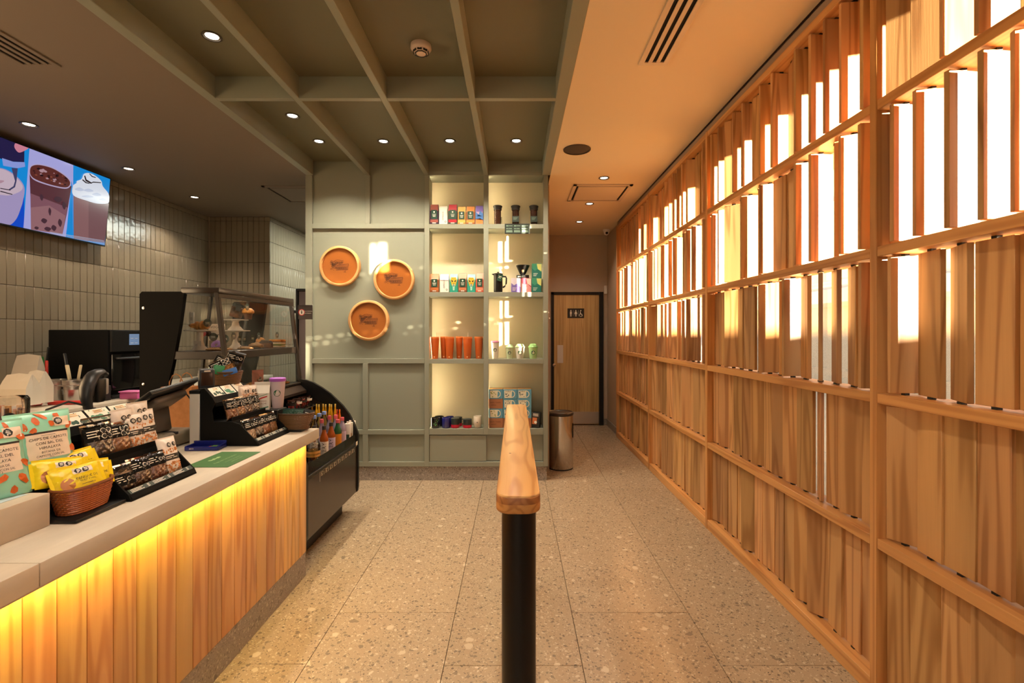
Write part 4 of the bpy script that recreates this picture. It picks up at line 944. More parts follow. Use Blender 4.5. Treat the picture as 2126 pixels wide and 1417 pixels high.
def pastry(kind, u, y, z, r, label, m=None, rot=0.0, cat=None):
    t = thing(kind, label, cat or kind.replace('_', ' '), (xu(u, y), y, z), (0, 0, rot)); r4 = random.Random(int(u * 7 + y * 31))
    w = lambda a, zz: 1 + 0.05 * math.sin(5 * a + u) + 0.04 * math.sin(9 * a)
    if kind == 'cookie':
        MB().lathe([(r * 0.8, 0), (r, 0.005), (r * 0.97, 0.011), (r * 0.6, 0.018), (0, 0.020)], 22, wob=w).build('body', m or M_beige, t)
        for i in range(7):
            a, q = r4.uniform(0, 6.28), r4.uniform(0, r * 0.75); MB().bbox(-0.004, 0.004, -0.004, 0.004, 0.012, 0.021, 0.002, 1, Matrix.Translation((q * math.cos(a), q * math.sin(a), 0))).build('chip', M_choc, t)
    elif kind == 'muffin':
        MB().lathe([(r * 0.62, 0), (r * 0.82, 0.04)], 22, wob=lambda a, zz: 1 + 0.04 * math.sin(16 * a)).build('paper_case', M_brn, t)
        MB().lathe([(r * 0.82, 0.038), (r * 1.05, 0.045), (r, 0.06), (r * 0.6, 0.075), (0, 0.08)], 22, wob=w).build('crown', m or M_gold, t)
    elif kind == 'cinnamon_roll':
        MB().tube([((r - 0.0065 * i / 6) * math.cos(i * 0.52), (r - 0.0065 * i / 6) * math.sin(i * 0.52), 0.016 + 0.0006 * i) for i in range(30)], 0.0125, 8).build('coil', m or M_beige, t)
        MB().lathe([(r * 0.85, 0.030), (r * 0.6, 0.036), (0, 0.037)], 18, wob=w).build('glaze', M_sugar, t)
    elif kind == 'sandwich':
        MB().bbox(-r, r, -r * .8, r * .8, 0, 0.016, 0.006, 2).build('bottom_slice', M_sugar, t); MB().bbox(-r * 1.02, r * 1.02, -r * .82, r * .82, 0.016, 0.024, 0.003, 2).build('green_filling', plain('green filling', C(112, 128, 52), 0.6), t)
        MB().bbox(-r, r, -r * .8, r * .8, 0.024, 0.040, 0.006, 2).build('middle_slice', M_sugar, t); MB().bbox(-r * 1.05, r * 1.05, -r * .8, r * .8, 0.045, 0.062, 0.006, 2).build('top_crust', M_gold, t); MB().bbox(-r, r, -r * .8, r * .8, 0.040, 0.045, 0.002, 1).build('filling', M_choc, t)
    elif kind == 'loaf_slice':
        MB().prism([(-r, 0), (r, 0), (r, 0.035), (r * 0.7, 0.052), (-r * 0.5, 0.056), (-r, 0.038)], -r * 0.4, r * 0.4).build('slice', m or M_brn, t); MB().prism([(-r * 1.01, 0.037), (r * 1.01, 0.034), (r * 0.7, 0.054), (-r * 0.5, 0.058)], -r * 0.41, r * 0.41).build('crust', M_choc, t)
    return t
pastry('cookie', 447, 3.08, ZS, 0.05, 'large pale cookie under the avocado card', M_beige); pastry('cookie', 466, 3.06, ZS, 0.045, 'second pale cookie at the corner of the pastry case', M_beige)
t = thing('donut', 'lilac iced donut leaning behind the pale cookie', 'donut', (xu(449, 3.17), 3.17, ZS + 0.034), (R(60), 0, 0))
t.scale = (0.75, 0.75, 0.75)
MB().lathe([(0.012 + 0.016 * (1 - math.cos(2 * PI * i / 12)), 0.014 * math.sin(2 * PI * i / 12)) for i in range(13)], 24, cap=False).build('ring', plain('lilac icing', C(180, 140, 214), 0.4), t)
MB().lathe([(0.013 + 0.0165 * (1 - math.cos(2 * PI * i / 12)), 0.015 * math.sin(2 * PI * i / 12) - 0.002) for i in range(7, 12)], 24, cap=False).build('dough', M_gold, t)
z1 = cake_stand(-1.95, 3.38, ZS, 0.125, 0.088, 'lower white cake stand of the two-tier pair in the pastry case')
z2 = cake_stand(-1.955, 3.385, z1, 0.070, 0.080, 'upper white cake stand carrying a muffin and a wrapped cake')
pastry('muffin', 515, 3.37, z2, 0.036, 'golden topped muffin on the upper cake stand')
t = thing('wrapped_cake', 'dark cake in clear wrap on the upper cake stand', 'cake', (xu(487, 3.38), 3.38, z2))
MB().bbox(-0.035, 0.035, -0.025, 0.025, 0.0, 0.075, 0.008, 2, Matrix.Rotation(0.3, 4, 'Y') @ Matrix.Translation((0, 0, 0.014))).build('cake', M_brn, t); MB().bbox(-0.04, 0.04, -0.03, 0.03, 0.03, 0.095, 0.004, 1, Matrix.Rotation(0.3, 4, 'Y') @ Matrix.Translation((0.01, 0, 0.016))).build('wrap', M_glass, t); MB().bbox(-0.018, 0.018, -0.032, -0.030, 0.05, 0.09, 0.001, 1, Matrix.Rotation(0.3, 4, 'Y') @ Matrix.Translation((0.02, 0, 0.016))).build('label', M_ink, t)
pastry('cookie', 507, 3.46, ZS, 0.040, 'brown cookie behind the front row, under the two-tier stand', M_brn)
pastry('cookie', 510, 3.28, ZS, 0.046, 'chocolate chip cookie in the front row of the pastry case'); pastry('cinnamon_roll', 531, 3.48, ZS, 0.042, 'glazed cinnamon roll in the front row of the pastry case')
pastry('loaf_slice', 552, 3.62, ZS, 0.045, 'brown loaf slice with dark crust in the front row'); pastry('muffin', 541, 3.70, ZS, 0.030, 'small golden muffin behind the cinnamon roll')
pastry('sandwich', 576, 3.76, ZS, 0.048, 'layered sandwich with green filling at the far end of the case')
# lower compartment
M_coral = plain('coral pouch', C(196, 112, 86), 0.45)
ZL = 1.053
pastry('cookie', 508, 3.36, ZL, 0.05, 'flat golden pastry on the lower shelf of the glass case', M_gold); pastry('cookie', 589, 3.80, ZL, 0.045, 'golden pastry at the far end of the lower glass shelf', M_gold)
pastry('muffin', 370, 3.05, ZL, 0.036, 'muffin in the dark left part of the lower glass shelf'); pastry('cinnamon_roll', 525, 3.5, ZL, 0.04, 'golden roll beside the coral pouch on the lower shelf', M_gold)
card(540, 800, 815, 3.45, 0.05, 'small white shelf card beside the coral pouch', 3)

# sign and frame behind the case
t = thing('staff_sign', 'small brown sign with red and white symbol reading staff only in Spanish', 'sign', (-1.775, YF_ + 0.012, 1.56))
sw, sh = 0.118, 0.118
MB().bbox(0, sw, -0.004, 0, 0, sh, 0.003, 1).build('plate', plain('sign brown', C(52, 40, 38), 0.4), t); MB().bbox(-0.045, 0.006, 0.0, 0.008, 0.05, 0.075, 0.002, 1).build('bracket', M_ink, t)
mm = Matrix.Translation((0.030, -0.0042, 0.058)) @ Matrix.Rotation(PI / 2, 4, 'X')
MB().lathe([(0.0, 0.0), (0.026, 0.0)], 24, M=mm).build('symbol_white', M_paper, t)
MB().lathe([(0.021, 0.0004), (0.0265, 0.0004)], 28, M=mm, cap=False).build('symbol_ring', plain('sign red', C(196, 40, 44), 0.4), t)
k = MB(); k.box(0.026, 0.034, -0.0052, -0.0046, 0.046, 0.066); k.box(0.0265, 0.0335, -0.0052, -0.0046, 0.068, 0.074); k.build('symbol_figure', M_ink, t)
k = MB(); text_to(k, 'SOLO PERSONAL', 0.0088, xz(0.0835, 0.066, -0.0046)); text_to(k, 'AUTORIZADO', 0.0088, xz(0.080, 0.050, -0.0046)); k.build('lettering', M_paper, t)
yf = 5.25
t = thing('framed_board', 'black framed grey board behind the case, mostly hidden by the green shelving', 'board', (-2.1, yf, 0))
m = MB(); x0, x1, z0, z1 = xu(615, yf), -1.6, 0.6, zv(599, yf)
MB().bbox(x0, x0 + 0.03, yf - 0.02, yf + 0.02, 0.0, z1, 0.012, 3).build('upright', M_black, t, True); MB().bbox(x1 - 0.03, x1, yf - 0.02, yf + 0.02, 0.0, z1, 0.012, 3).build('upright', M_black, t, True)
MB().bbox(x0, x1, yf - 0.02, yf + 0.02, z1 - 0.03, z1, 0.012, 3).build('top_bar', M_black, t, True); MB().bbox(x0 + 0.03, x1 - 0.03, yf - 0.004, yf + 0.004, z0, z1 - 0.03, 0.001).build('board', plain('mauve board', C(110, 98, 98), 0.5), t, True)

# --- drinks
M_clear = clear_glass('bottle plastic', (0.93, 0.95, 0.96, 1), 1.6)
def liquid(name, c): return plain(name, c, 0.12, coat=0.3)
def bottle(x, y, z, r, h, body, cap, label, group, lab=None, txt=None, neck=0.45, cat='bottle', capr=0.5, rot=0.0):
    t = thing('bottle', label, cat, (x, y, z), (0, 0, rot), group)
    MB().lathe([(r * 0.92, 0.0), (r, 0.006), (r, h * 0.60), (r * 0.97, h * 0.64), (r * 0.55, h * 0.80), (r * neck, h * 0.84), (r * neck, h * 0.90)], 20).build('body', body, t)
    MB().lathe([(r * capr, h * 0.89), (r * capr, h * 0.985), (r * capr * 0.9, h), (0, h)], 18).build('cap', cap, t)
    if lab:
        L = MB().lathe([(r * 1.015, h * 0.10), (r * 1.015, h * 0.54)], 20, cap=False).build('label', lab, t)
        if txt:
            s, size, z0, ang = txt; k = MB()
            text_to(k, s, size, lambda a, b, d: Vector((r * 1.03 * math.sin(ang + b / r * -1.0), -r * 1.03 * math.cos(ang + b / r * -1.0), z0 + a))); k.build('lettering', M_ink, t)
    return t
M_amber = liquid('amber juice', C(150, 70, 16)); M_yel = liquid('yellow juice', C(222, 168, 40)); M_water = M_clear
M_labw = plain('white bottle label', C(226, 220, 214), 0.4); M_labl = plain('lilac bottle label', C(196, 180, 206), 0.4); M_capp = plain('pink cap', C(208, 92, 100), 0.4); M_capk = plain('dark cap', C(30, 22, 22), 0.4)
M_capb = plain('blue cap', C(120, 150, 206), 0.4); M_capy = plain('yellow cap', C(222, 196, 100), 0.4); M_ltint = plain('pale lilac drink', C(150, 140, 160), 0.15, coat=0.3)
G = 'drinks in the open cooler front'
def bx(u, x): return x * F / (u - U0)
for (u, x, body, cap, lab, tx, l) in ((652, -1.43, M_amber, M_capk, M_labw, 'VERY', 'amber juice bottle with black cap half hidden by the counter end'), (673, -1.36, M_amber, M_capk, M_labw, 'VERY', 'amber juice bottle with black cap and white label lettered VERY, nearest the counter end'), (687.5, -1.36, M_amber, M_capk, M_labl, 'VERY', 'amber juice bottle with lilac label lettered VERY, second in the front row'),
                         (701, -1.36, plain('green drink', C(30, 84, 50), 0.2), M_capp, plain('orange label', C(220, 140, 40), 0.4), None, 'juice bottle with orange label and pink cap in the front row'), (710.5, -1.36, M_ltint, M_capp, M_labl, None, 'pale bottle with pink cap beside the white cartons')):
    bottle(x, bx(u, x), 0.551, 0.029, 0.235, body, cap, l, G, lab, (tx, 0.040, 0.075, 0.38) if tx else None)
for (u, x, l) in ((668, -1.43, 'pink capped pale bottle in the second row above the amber bottles'), (684, -1.43, 'pink capped pale bottle in the middle of the second row'), (697, -1.395, 'pink capped pale bottle at the far end of the second row')):
    bottle(x, bx(u, x), 0.551, 0.028, 0.26, M_ltint, M_capp, l, G, M_labl)
for i, (u, l) in enumerate(((722, 'white drink carton, nearest of the three at the cooler end'), (727, 'white drink carton, middle of the three at the cooler end'), (732, 'white drink carton, last of the three at the cooler end'))):
    x = -1.335; y = bx(u, x); t = thing('drink_carton', l, 'carton', (x, y, 0.5515), group=G)
    MB().bbox(-0.022, 0.022, -0.016, 0.016, 0, 0.175, 0.003, 2).build('carton', M_white, t); MB().bbox(-0.018, 0.018, -0.0165, -0.0160, 0.05, 0.09, 0.0002).build('print', M_gold if i else M_green, t); MB().lathe([(0.009, 0.175), (0.009, 0.19), (0, 0.19)], 14).build('cap', M_white, t)
for (u, x, l) in ((652, -1.48, 'clear water bottle with blue cap, left one above the basket edge'), (663, -1.48, 'clear water bottle with blue cap, middle of three'), (673, -1.48, 'clear water bottle with blue cap, right of three')):
    bottle(x, bx(u, x), 0.621, 0.032, 0.22, M_clear, M_capb, l, G)
t = bottle(-1.35, 3.235, 0.551, 0.046, 0.24, M_clear, M_capb, 'large ribbed clear water bottle right behind the counter end', G)
for k in range(6): MB().lathe([(0.0462, 0.02 + k * 0.022), (0.048, 0.027 + k * 0.022), (0.0462, 0.034 + k * 0.022)], 20, cap=False).build('rib', M_clear, t)
MB().lathe([(0.0468, 0.075), (0.0468, 0.115)], 20, cap=False).build('label', plain('gold label', C(210, 160, 90), 0.4), t)
for i, u in enumerate((648, 655, 662, 669, 676, 682, 688, 694)):
    bottle(xu(u, 3.85), 3.85 + 0.02 * (i % 2), 0.691, 0.0115, 0.19, M_yel, M_capy, ('first', 'second', 'third', 'fourth', 'fifth', 'sixth', 'seventh', 'eighth')[i] + ' slim yellow bottle from the left in the back row of the cooler', 'yellow bottles in the back row of the cooler', plain('yellow bottle label', C(190, 160, 70), 0.4), None, 0.5)
for i, (u, c, l) in enumerate(((700, C(206, 54, 34), 'red drink bottle at the far end of the back row'), (705, C(226, 120, 30), 'orange drink bottle at the far end of the back row'))):
    bottle(xu(u, 3.85), 3.85, 0.691, 0.0105, 0.15, plain('drink %d' % i, c, 0.2, coat=0.3), plain('drink cap %d' % i, c, 0.4), l, G)
for i, (y_, l) in enumerate(((3.56, 'clear cup of red fruit, nearest on the cooler upper shelf'), (3.65, 'clear cup of red fruit, second on the cooler upper shelf'), (3.74, 'clear cup of red fruit, third on the cooler upper shelf'), (3.83, 'clear cup of red fruit, farthest on the cooler upper shelf'))):
    x = -1.645; t = thing('fruit_cup', l, 'fruit cup', (x, y_, 0.885), group='fruit cups on the cooler shelf')
    MB().lathe([(0.030, 0), (0.036, 0.055), (0.037, 0.056), (0.030, 0.068), (0, 0.070)], 18).build('cup', M_clear, t); r5 = random.Random(i)
    for k in range(6): MB().bbox(-0.012, 0.012, -0.012, 0.012, 0, 0.022, 0.006, 2, Matrix.Translation((r5.uniform(-.012, .012), r5.uniform(-.012, .012), 0.003 + 0.007 * k)) @ Matrix.Rotation(r5.uniform(0, 3), 4, 'X')).build('fruit', plain('red fruit', C(190, 40, 28), 0.35), t)
    MB().lathe([(0.0345, 0.030), (0.0360, 0.048)], 18, cap=False).build('label', M_paper if i % 2 else M_ink, t)
# ------------------------------------------------------------------ snack goods
class Pouch:
    """a sealed pillow bag standing on z = 0 with its printed face towards -Y"""
    n = 0
    def __init__(s, w, h, d, flat=0.0): s.w, s.h, s.d, s.flat = w, h, d, flat; s.ph = (w * 977 + h * 1931 + Pouch.n * 1.37) % 6.28; Pouch.n += 1
    def y(s, x, z):
        a = max(0.0, 1 - abs(2 * x / s.w) ** 2.6); q = 2 * z / s.h - 1
        b = max(0.0, 1 - abs(q) ** (3.0 if q > 0 else 4.0))
        k = 21.0 / max(s.w, s.h)
        wr = 0.0011 * min(1.0, 6 * a * b) * (math.sin(k * (1.6 * x + z) + s.ph) + math.sin(k * (2.3 * z - 1.1 * x) + 2.3 * s.ph) + 0.7 * math.sin(k * 3.1 * x + s.ph * 1.7))
        return min(-s.d / 2 * (a ** 0.6) * (b ** 0.6) + wr, 0) - 0.0008
    def body(s, mb, seed=0, edge=0.0):
        r = random.Random(seed); n, m = 16, 20; jx = [r.uniform(-1, 1) for _ in range(40)]
        def fn(sg):
            def g(a, b):
                z = b * s.h; pinch = 1 - 0.07 * math.sin(PI * b) ** 2 * s.d / 0.05
                x = (a - 0.5) * s.w * pinch
                yy = s.y((a - 0.5) * s.w, z); wr = 0.0007 * math.sin(a * 21 + jx[min(int(b * m), 39)] * 3) * (1 if 0.06 < b < 0.94 else 0)
                return Vector((x, (yy + wr) * sg, z))
            return g
        mb.grid(fn(1), n, m); mb.grid(fn(-1), n, m)
        # fix winding of the back is left to two-sided shading
        for zz in (0.0, s.h):
            mb.box(-s.w / 2, s.w / 2, -0.0008, 0.0008, zz, zz + 0.006)
        return mb
    def patch(s, mb, x0, x1, z0, z1, e=0.0018, nu=10, nv=10):
        mb.grid(lambda a, b: Vector((x0 + (x1 - x0) * a, s.y(x0 + (x1 - x0) * a, z0 + (z1 - z0) * b) - e, z0 + (z1 - z0) * b)), nu, nv); return mb
    def blob(s, mb, cx, cz, rx, rz, n=12, e=0.0018, jag=0.0, rnd=None, rot=0.0):
        pts = []
        for i in range(n):
            a = 2 * PI * i / n; k = 1 + (rnd.uniform(-jag, jag) if rnd else 0); px, pz = rx * k * math.cos(a), rz * k * math.sin(a)
            x = cx + px * math.cos(rot) - pz * math.sin(rot); z = cz + px * math.sin(rot) + pz * math.cos(rot); pts.append((x, s.y(x, z) - e, z))
        c = (cx, s.y(cx, cz) - e - 0.0004, cz); mb.add([c] + pts, [(0, 1 + i, 1 + (i + 1) % n) for i in range(n)]); return mb
    def text(s, mb, t, size, cx, cz, e=0.0034, align='CENTER', rot=0.0):
        ca, sa = math.cos(rot), math.sin(rot)
        return text_to(mb, t, size, lambda a, b, d: (lambda x, z: Vector((x, s.y(x, z) - e, z)))(cx + a * ca - b * sa, cz + a * sa + b * ca), align)
def orient(base, rz, tilt): return (-tilt, 0, rz)          # tilt leans the top back
M_mint = plain('mint foil', C(150, 214, 190), 0.32); M_oran = plain('orange print', C(204, 96, 34), 0.4); M_lbl = plain('cream label', C(232, 214, 194), 0.45)
M_yfoil = plain('yellow foil', C(232, 200, 16), 0.3); M_bread = plain('bread', C(186, 118, 60), 0.5); M_dgreen = plain('deep green board', C(28, 44, 36), 0.45)
M_film = clear_glass('clear film', (0.95, 0.95, 0.95, 1), 2.2)
M_nut = plain('nut print', C(200, 130, 70), 0.5); M_kraft = mottled('kraft paper', C(170, 112, 62), C(188, 128, 76), 30.0, 0.7)
WW = random.Random(4)

def chips(loc, rz, tilt, label, seed):
    p = Pouch(0.172, 0.215, 0.055); t = thing('chip_bag', label, 'snack bag', loc, orient(0, rz, tilt), 'mint chip bags')
    p.body(MB(), seed).build('pouch', M_mint, t); r = random.Random(seed); m = MB()
    for (x, z) in ((-0.055, 0.02), (-0.01, 0.025), (0.035, 0.018), (0.06, 0.045), (-0.04, 0.05), (0.01, 0.055), (-0.065, 0.075), (0.068, 0.09), (-0.05, 0.175), (-0.02, 0.19), (0.02, 0.178), (-0.03, 0.16), (0.04, 0.2), (0.068, 0.165), (-0.07, 0.14), (0.0, 0.205)):
        p.blob(m, x, z, r.uniform(0.010, 0.016), r.uniform(0.007, 0.010), 9, 0.0016, 0.25, r, r.uniform(0, 3))
    stuff(m.build('chip_print', M_oran, t))
    p.patch(MB(), -0.052, 0.060, 0.070, 0.148).build('label', M_lbl, t); p.patch(MB(), -0.054, 0.062, 0.148, 0.154, 0.0018).build('label_band', M_ink, t)
    k = MB()
    for i, (s, q) in enumerate((('CHIPS DE CAMOTE', 0.0118), ('CON SAL DEL', 0.0118), ('HIMALAYA', 0.0118))): p.text(k, s, q, 0.004, 0.132 - i * 0.0145)
    for i, (s, q) in enumerate((('BOTANA DE', 0.0088), ('CAMOTE CON SAL', 0.0088))): p.text(k, s, q, 0.004, 0.0895 - i * 0.011)
    p.text(k, '100 g', 0.006, 0.004, 0.073); p.patch(k, -0.015, 0.022, 0.1415, 0.1425, 0.0024, 2, 1); k.build('lettering', M_ink, t)
    p.patch(MB(), 0.026, 0.072, 0.166, 0.196, 0.0022).build('seal_patch', M_lbl, t); s = MB(); p.blob(s, 0.038, 0.182, 0.012, 0.012, 8, 0.0032); s.build('warning_seal', M_ink, t); seal_lines(p, t, 0.038, 0.182, 0.012, 1, 0.0)
    return t
def seal_lines(p, t, x, z, r, n, dx):
    k = MB()
    for i in range(n):
        for q in (-1, 0, 1): p.patch(k, x + dx * i - r * (0.55 - 0.12 * abs(q)), x + dx * i + r * (0.55 - 0.12 * abs(q)), z + r * (0.38 * q - 0.10), z + r * (0.38 * q + 0.10), 0.0040, 2, 1)
    k.build('seal_lettering', M_paper, t)
def seals(p, m, x, z, r, n, dx):
    for i in range(n): p.blob(m, x + dx * (i % 2 if n == 4 else i), z - (dx * (i // 2) if n == 4 else 0), r, r, 8, 0.0022)
def yellow(loc, rot, label, seed):
    p = Pouch(0.125, 0.085, 0.028); t = thing('cake_bag', label, 'snack bag', loc, rot, 'yellow cake bags in the front basket')
    p.body(MB(), seed).build('pouch', M_yfoil, t); m = MB(); p.blob(m, -0.032, 0.03, 0.018, 0.02, 12, 0.001); m.build('window', M_bread, t)
    p.patch(MB(), -0.012, 0.040, 0.056, 0.074, 0.001).build('seal_patch', M_lbl, t); m = MB(); seals(p, m, 0.001, 0.065, 0.0088, 2, 0.020); m.build('warning_seal', M_ink, t); seal_lines(p, t, 0.001, 0.065, 0.0088, 2, 0.020)
    k = MB(); p.text(k, 'PANQUÉ DE', 0.0105, 0.018, 0.040); p.text(k, 'NUEZ Y MIEL', 0.0075, 0.018, 0.030); p.patch(k, 0.0, 0.036, 0.019, 0.0205, 0.0014, 3, 1); k.build('lettering', M_ink, t)
    for sx in (-1, 1): MB().bbox(sx * 0.0635 - 0.006, sx * 0.0635 + 0.006, -0.001, 0.001, 0.004, 0.081, 0.0005, 1).build('crimp', M_yfoil, t)
    return t
def film_bag(loc, rz, tilt, label, w, h, d, fill, seed, group, card_='top', nse=4, roll=0.0):
    """clear bag with a black printed band, white outlined warning seals and its biscuit inside"""
    p = Pouch(w, h, d); t = thing('biscuit_bag', label, 'snack bag', loc, (-tilt, roll, rz), group)
    p.body(MB(), seed).build('film', M_film, t); r = random.Random(seed)
    q = Pouch(w * 0.84, h * 0.66, d * 0.8); b = MB(); q.body(b, seed + 1); b.v = [(x, y, z + h * 0.05) for x, y, z in b.v]; b.build('contents', fill, t)
    z0, z1 = (0.55, 0.93) if card_ == 'top' else (0.30, 0.70)
    p.patch(MB(), -w * 0.47, w * 0.47, h * z0, h * z1, 0.001).build('printed_band', M_blackm, t); k = MB(); zc = h * (z0 + z1) / 2; s = MB()
    rr_ = min(w * 0.085, h * (z1 - z0) * 0.24)
    for i in range(nse):
        cx = w * 0.12 + (i % 2) * rr_ * 2.3; cz = zc + (rr_ * 1.1 if nse == 4 else 0) - (i // 2) * rr_ * 2.2
        p.blob(k, cx, cz, rr_ * 1.12, rr_ * 1.12, 8, 0.002); p.blob(s, cx, cz, rr_ * 0.9, rr_ * 0.9, 8, 0.0028)
    for i in range(3): p.patch(k, -w * 0.40, -w * (0.02 + 0.08 * (i % 2)), zc + h * 0.08 - i * h * 0.075, zc + h * 0.105 - i * h * 0.075, 0.002, 3, 1)
    k.build('white_print', M_paper, t); s.build('warning_seal', M_ink, t); return t
def nut_bag(loc, rz, tilt, label, w, h, seed, group, roll=0.0):
    p = Pouch(w, h, 0.026); t = thing('nut_bag', label, 'snack bag', loc, (-tilt, roll, rz), group)
    p.body(MB(), seed).build('pouch', plain('white foil', C(228, 218, 208), 0.3), t); r = random.Random(seed); m = MB()
    for i in range(60):
        x, z = r.uniform(-w * .40, w * .40), r.uniform(h * 0.07, h * 0.34); p.blob(m, x, z, 0.0042, 0.0032, 6, 0.0012 + 0.0002 * (i % 3), 0.2, r, r.uniform(0, 3))
    for i in range(16): x, z = r.uniform(-w * .40, w * .40), r.uniform(h * 0.62, h * 0.74); p.blob(m, x, z, 0.0045, 0.003, 6, 0.0012, 0.2, r, r.uniform(0, 3))
    stuff(m.build('nut_print', M_nut, t)); p.patch(MB(), -w * .45, w * .45, h * 0.40, h * 0.56, 0.0012).build('label_band', M_ink, t)
    k = MB(); p.patch(k, -w * .32, w * .1, h * 0.50, h * 0.52, 0.002, 3, 1); p.patch(k, -w * .32, w * .25, h * 0.455, h * 0.47, 0.002, 3, 1); k.build('white_print', M_paper, t)
    s = MB(); seals(p, s, -w * 0.02, h * 0.82, w * 0.12, 2, w * 0.27); s.build('warning_seal', M_ink, t); seal_lines(p, t, -w * 0.02, h * 0.82, w * 0.12, 2, w * 0.27); return t

def rack(y0, ln, label, nlab):
    """stepped black snack rack; its front lip is at x = 0, back at x = -0.315"""
    t = thing('snack_rack', label, 'display rack', (-1.289, y0, ZT + 0.0006), group='stepped black snack racks')
    side = [(0, 0), (-0.010, 0.022), (-0.022, 0.034), (-0.094, 0.110), (-0.134, 0.122), (-0.226, 0.122), (-0.234, 0.178), (-0.216, 0.216), (-0.231, 0.244), (-0.271, 0.288), (-0.292, 0.284), (-0.292, 0.0)]
    for a in (0.0, ln - 0.006): MB().prism(side, a, a + 0.006).build('side_panel', M_blackm, t)
    q = lambda name, pl, m=M_blackm: MB().prism(pl, 0.006, ln - 0.006).build(name, m, t)
    q('base', [(0, 0), (0, 0.008), (-0.286, 0.008), (-0.286, 0)]); q('back', [(-0.286, 0.008), (-0.286, 0.284), (-0.292, 0.284), (-0.292, 0.008)])
    q('lip', [(0, 0.008), (-0.010, 0.022), (-0.022, 0.034), (-0.026, 0.032), (-0.006, 0.008)]); q('step_riser', [(-0.098, 0.008), (-0.134, 0.122), (-0.138, 0.122), (-0.104, 0.008)])
    q('upper_tray', [(-0.134, 0.116), (-0.134, 0.142), (-0.138, 0.142), (-0.140, 0.120), (-0.286, 0.120), (-0.286, 0.114), (-0.138, 0.114)])
    q('header', [(-0.216, 0.214), (-0.231, 0.244), (-0.271, 0.288), (-0.286, 0.284), (-0.286, 0.270), (-0.236, 0.214)]); q('header_lip', [(-0.214, 0.196), (-0.214, 0.218), (-0.218, 0.218), (-0.218, 0.196)])
    d = Vector((-0.012, 0, 0.012)).normalized()
    MB().prism([(-0.0085, 0.0225), (-0.0215, 0.0352), (-0.0222, 0.0346), (-0.0092, 0.0219)], 0.01, ln - 0.01).build('label_strip', M_dgreen, t)
    k = MB(); n = nlab
    for i in range(n):
        ya = 0.018 + i * (ln - 0.03) / n; wd = (ln - 0.03) / n
        for j in range(3):
            x, z = -0.0106 - 0.0034 * j, 0.0252 + 0.0033 * j
            k.add([(x, ya, z), (x, ya + wd * (0.55 - 0.1 * (j % 2)), z), (x - 0.0013, ya + wd * (0.55 - 0.1 * (j % 2)), z + 0.0013), (x - 0.0013, ya, z + 0.0013)], [(0, 1, 2, 3)])
            k.add([(x, ya + wd * 0.72, z), (x, ya + wd * 0.82, z), (x - 0.0013, ya + wd * 0.82, z + 0.0013), (x - 0.0013, ya + wd * 0.72, z + 0.0013)], [(0, 1, 2, 3)])
    k.build('label_print', M_paper, t)
    nx, nzz = 0.044, 0.040; nl = math.hypot(nx, nzz); nx /= nl; nzz /= nl
    def on(s_, yy, e): return Vector((-0.231 - 0.040 * s_ + nx * e, yy, 0.244 + 0.044 * s_ + nzz * e))
    for i in range(3):
        ya = 0.02 + i * (ln - 0.03) / 3; yb_ = ya + (ln - 0.06) / 3
        c = thing_part = MB().add([on(0.04, ya, 0.0012), on(0.04, yb_, 0.0012), on(0.96, yb_, 0.0012), on(0.96, ya, 0.0012)], [(0, 1, 2, 3)]).build('header_card', M_paper, t)
        g = MB(); r = random.Random(i + int(y0 * 10))
        for j in range(14):
            cy, cs, rr_ = ya + (yb_ - ya) * r.uniform(0.1, 0.9), r.uniform(0.10, 0.42) if j < 9 else r.uniform(0.4, 0.9), r.uniform(0.004, 0.011) * (1 if j < 9 else 0.4)
            pts = [on(min(max(cs + rr_ / 0.06 * math.sin(2 * PI * a / 9), 0.05), 0.95), min(max(cy + rr_ * math.cos(2 * PI * a / 9), ya), yb_), 0.0016 + 0.0001 * j) for a in range(9)]
            g.poly(pts)
        g.build('leaf_print', M_green if i % 2 == 0 else plain('teal print', C(60, 130, 100), 0.5), c)
        w_ = MB()
        for j in range(2): w_.add([on(0.66 + 0.13 * j, ya + 0.3 * (yb_ - ya), 0.0032), on(0.66 + 0.13 * j, yb_ - 0.3 * (yb_ - ya), 0.0032), on(0.72 + 0.13 * j, yb_ - 0.3 * (yb_ - ya), 0.0032), on(0.72 + 0.13 * j, ya + 0.3 * (yb_ - ya), 0.0032)], [(0, 1, 2, 3)])
        w_.build('card_print', plain('gold print', C(214, 170, 110), 0.5), c)
    return t
rack(1.625, 0.335, 'stepped black snack rack with green label strip, behind the yellow cake bags', 3)
rack(2.43, 0.335, 'stepped black snack rack beside the green counter mat, near the counter end', 4)
# low tray and header of the basket bay
t = thing('snack_tray', 'low black tray and back board holding the cane basket and mint chip bags', 'display rack', (-1.289, 1.434, ZT + 0.0006))
MB().bbox(-0.292, -0.012, 0.0, 0.188, 0.001, 0.012, 0.004, 2).build('tray', M_black, t); MB().box(-0.292, -0.286, 0, 0.188, 0.012, 0.284).build('back', M_blackm, t)
MB().prism([(-0.286, 0.10), (-0.286, 0.09), (-0.16, 0.09), (-0.14, 0.10)], 0, 0.188).build('step', M_blackm, t); MB().box(-0.165, -0.158, 0, 0.188, 0.012, 0.09).build('riser', M_blackm, t)
chips((-1.475, 1.525, 0.9795), R(74), 0.22, 'mint green chip bag with orange chips, right of the two, above the cane basket', 1)
chips((-1.455, 1.352, 0.9765), R(74), 0.22, 'mint green chip bag cut by the left edge of the picture', 2)

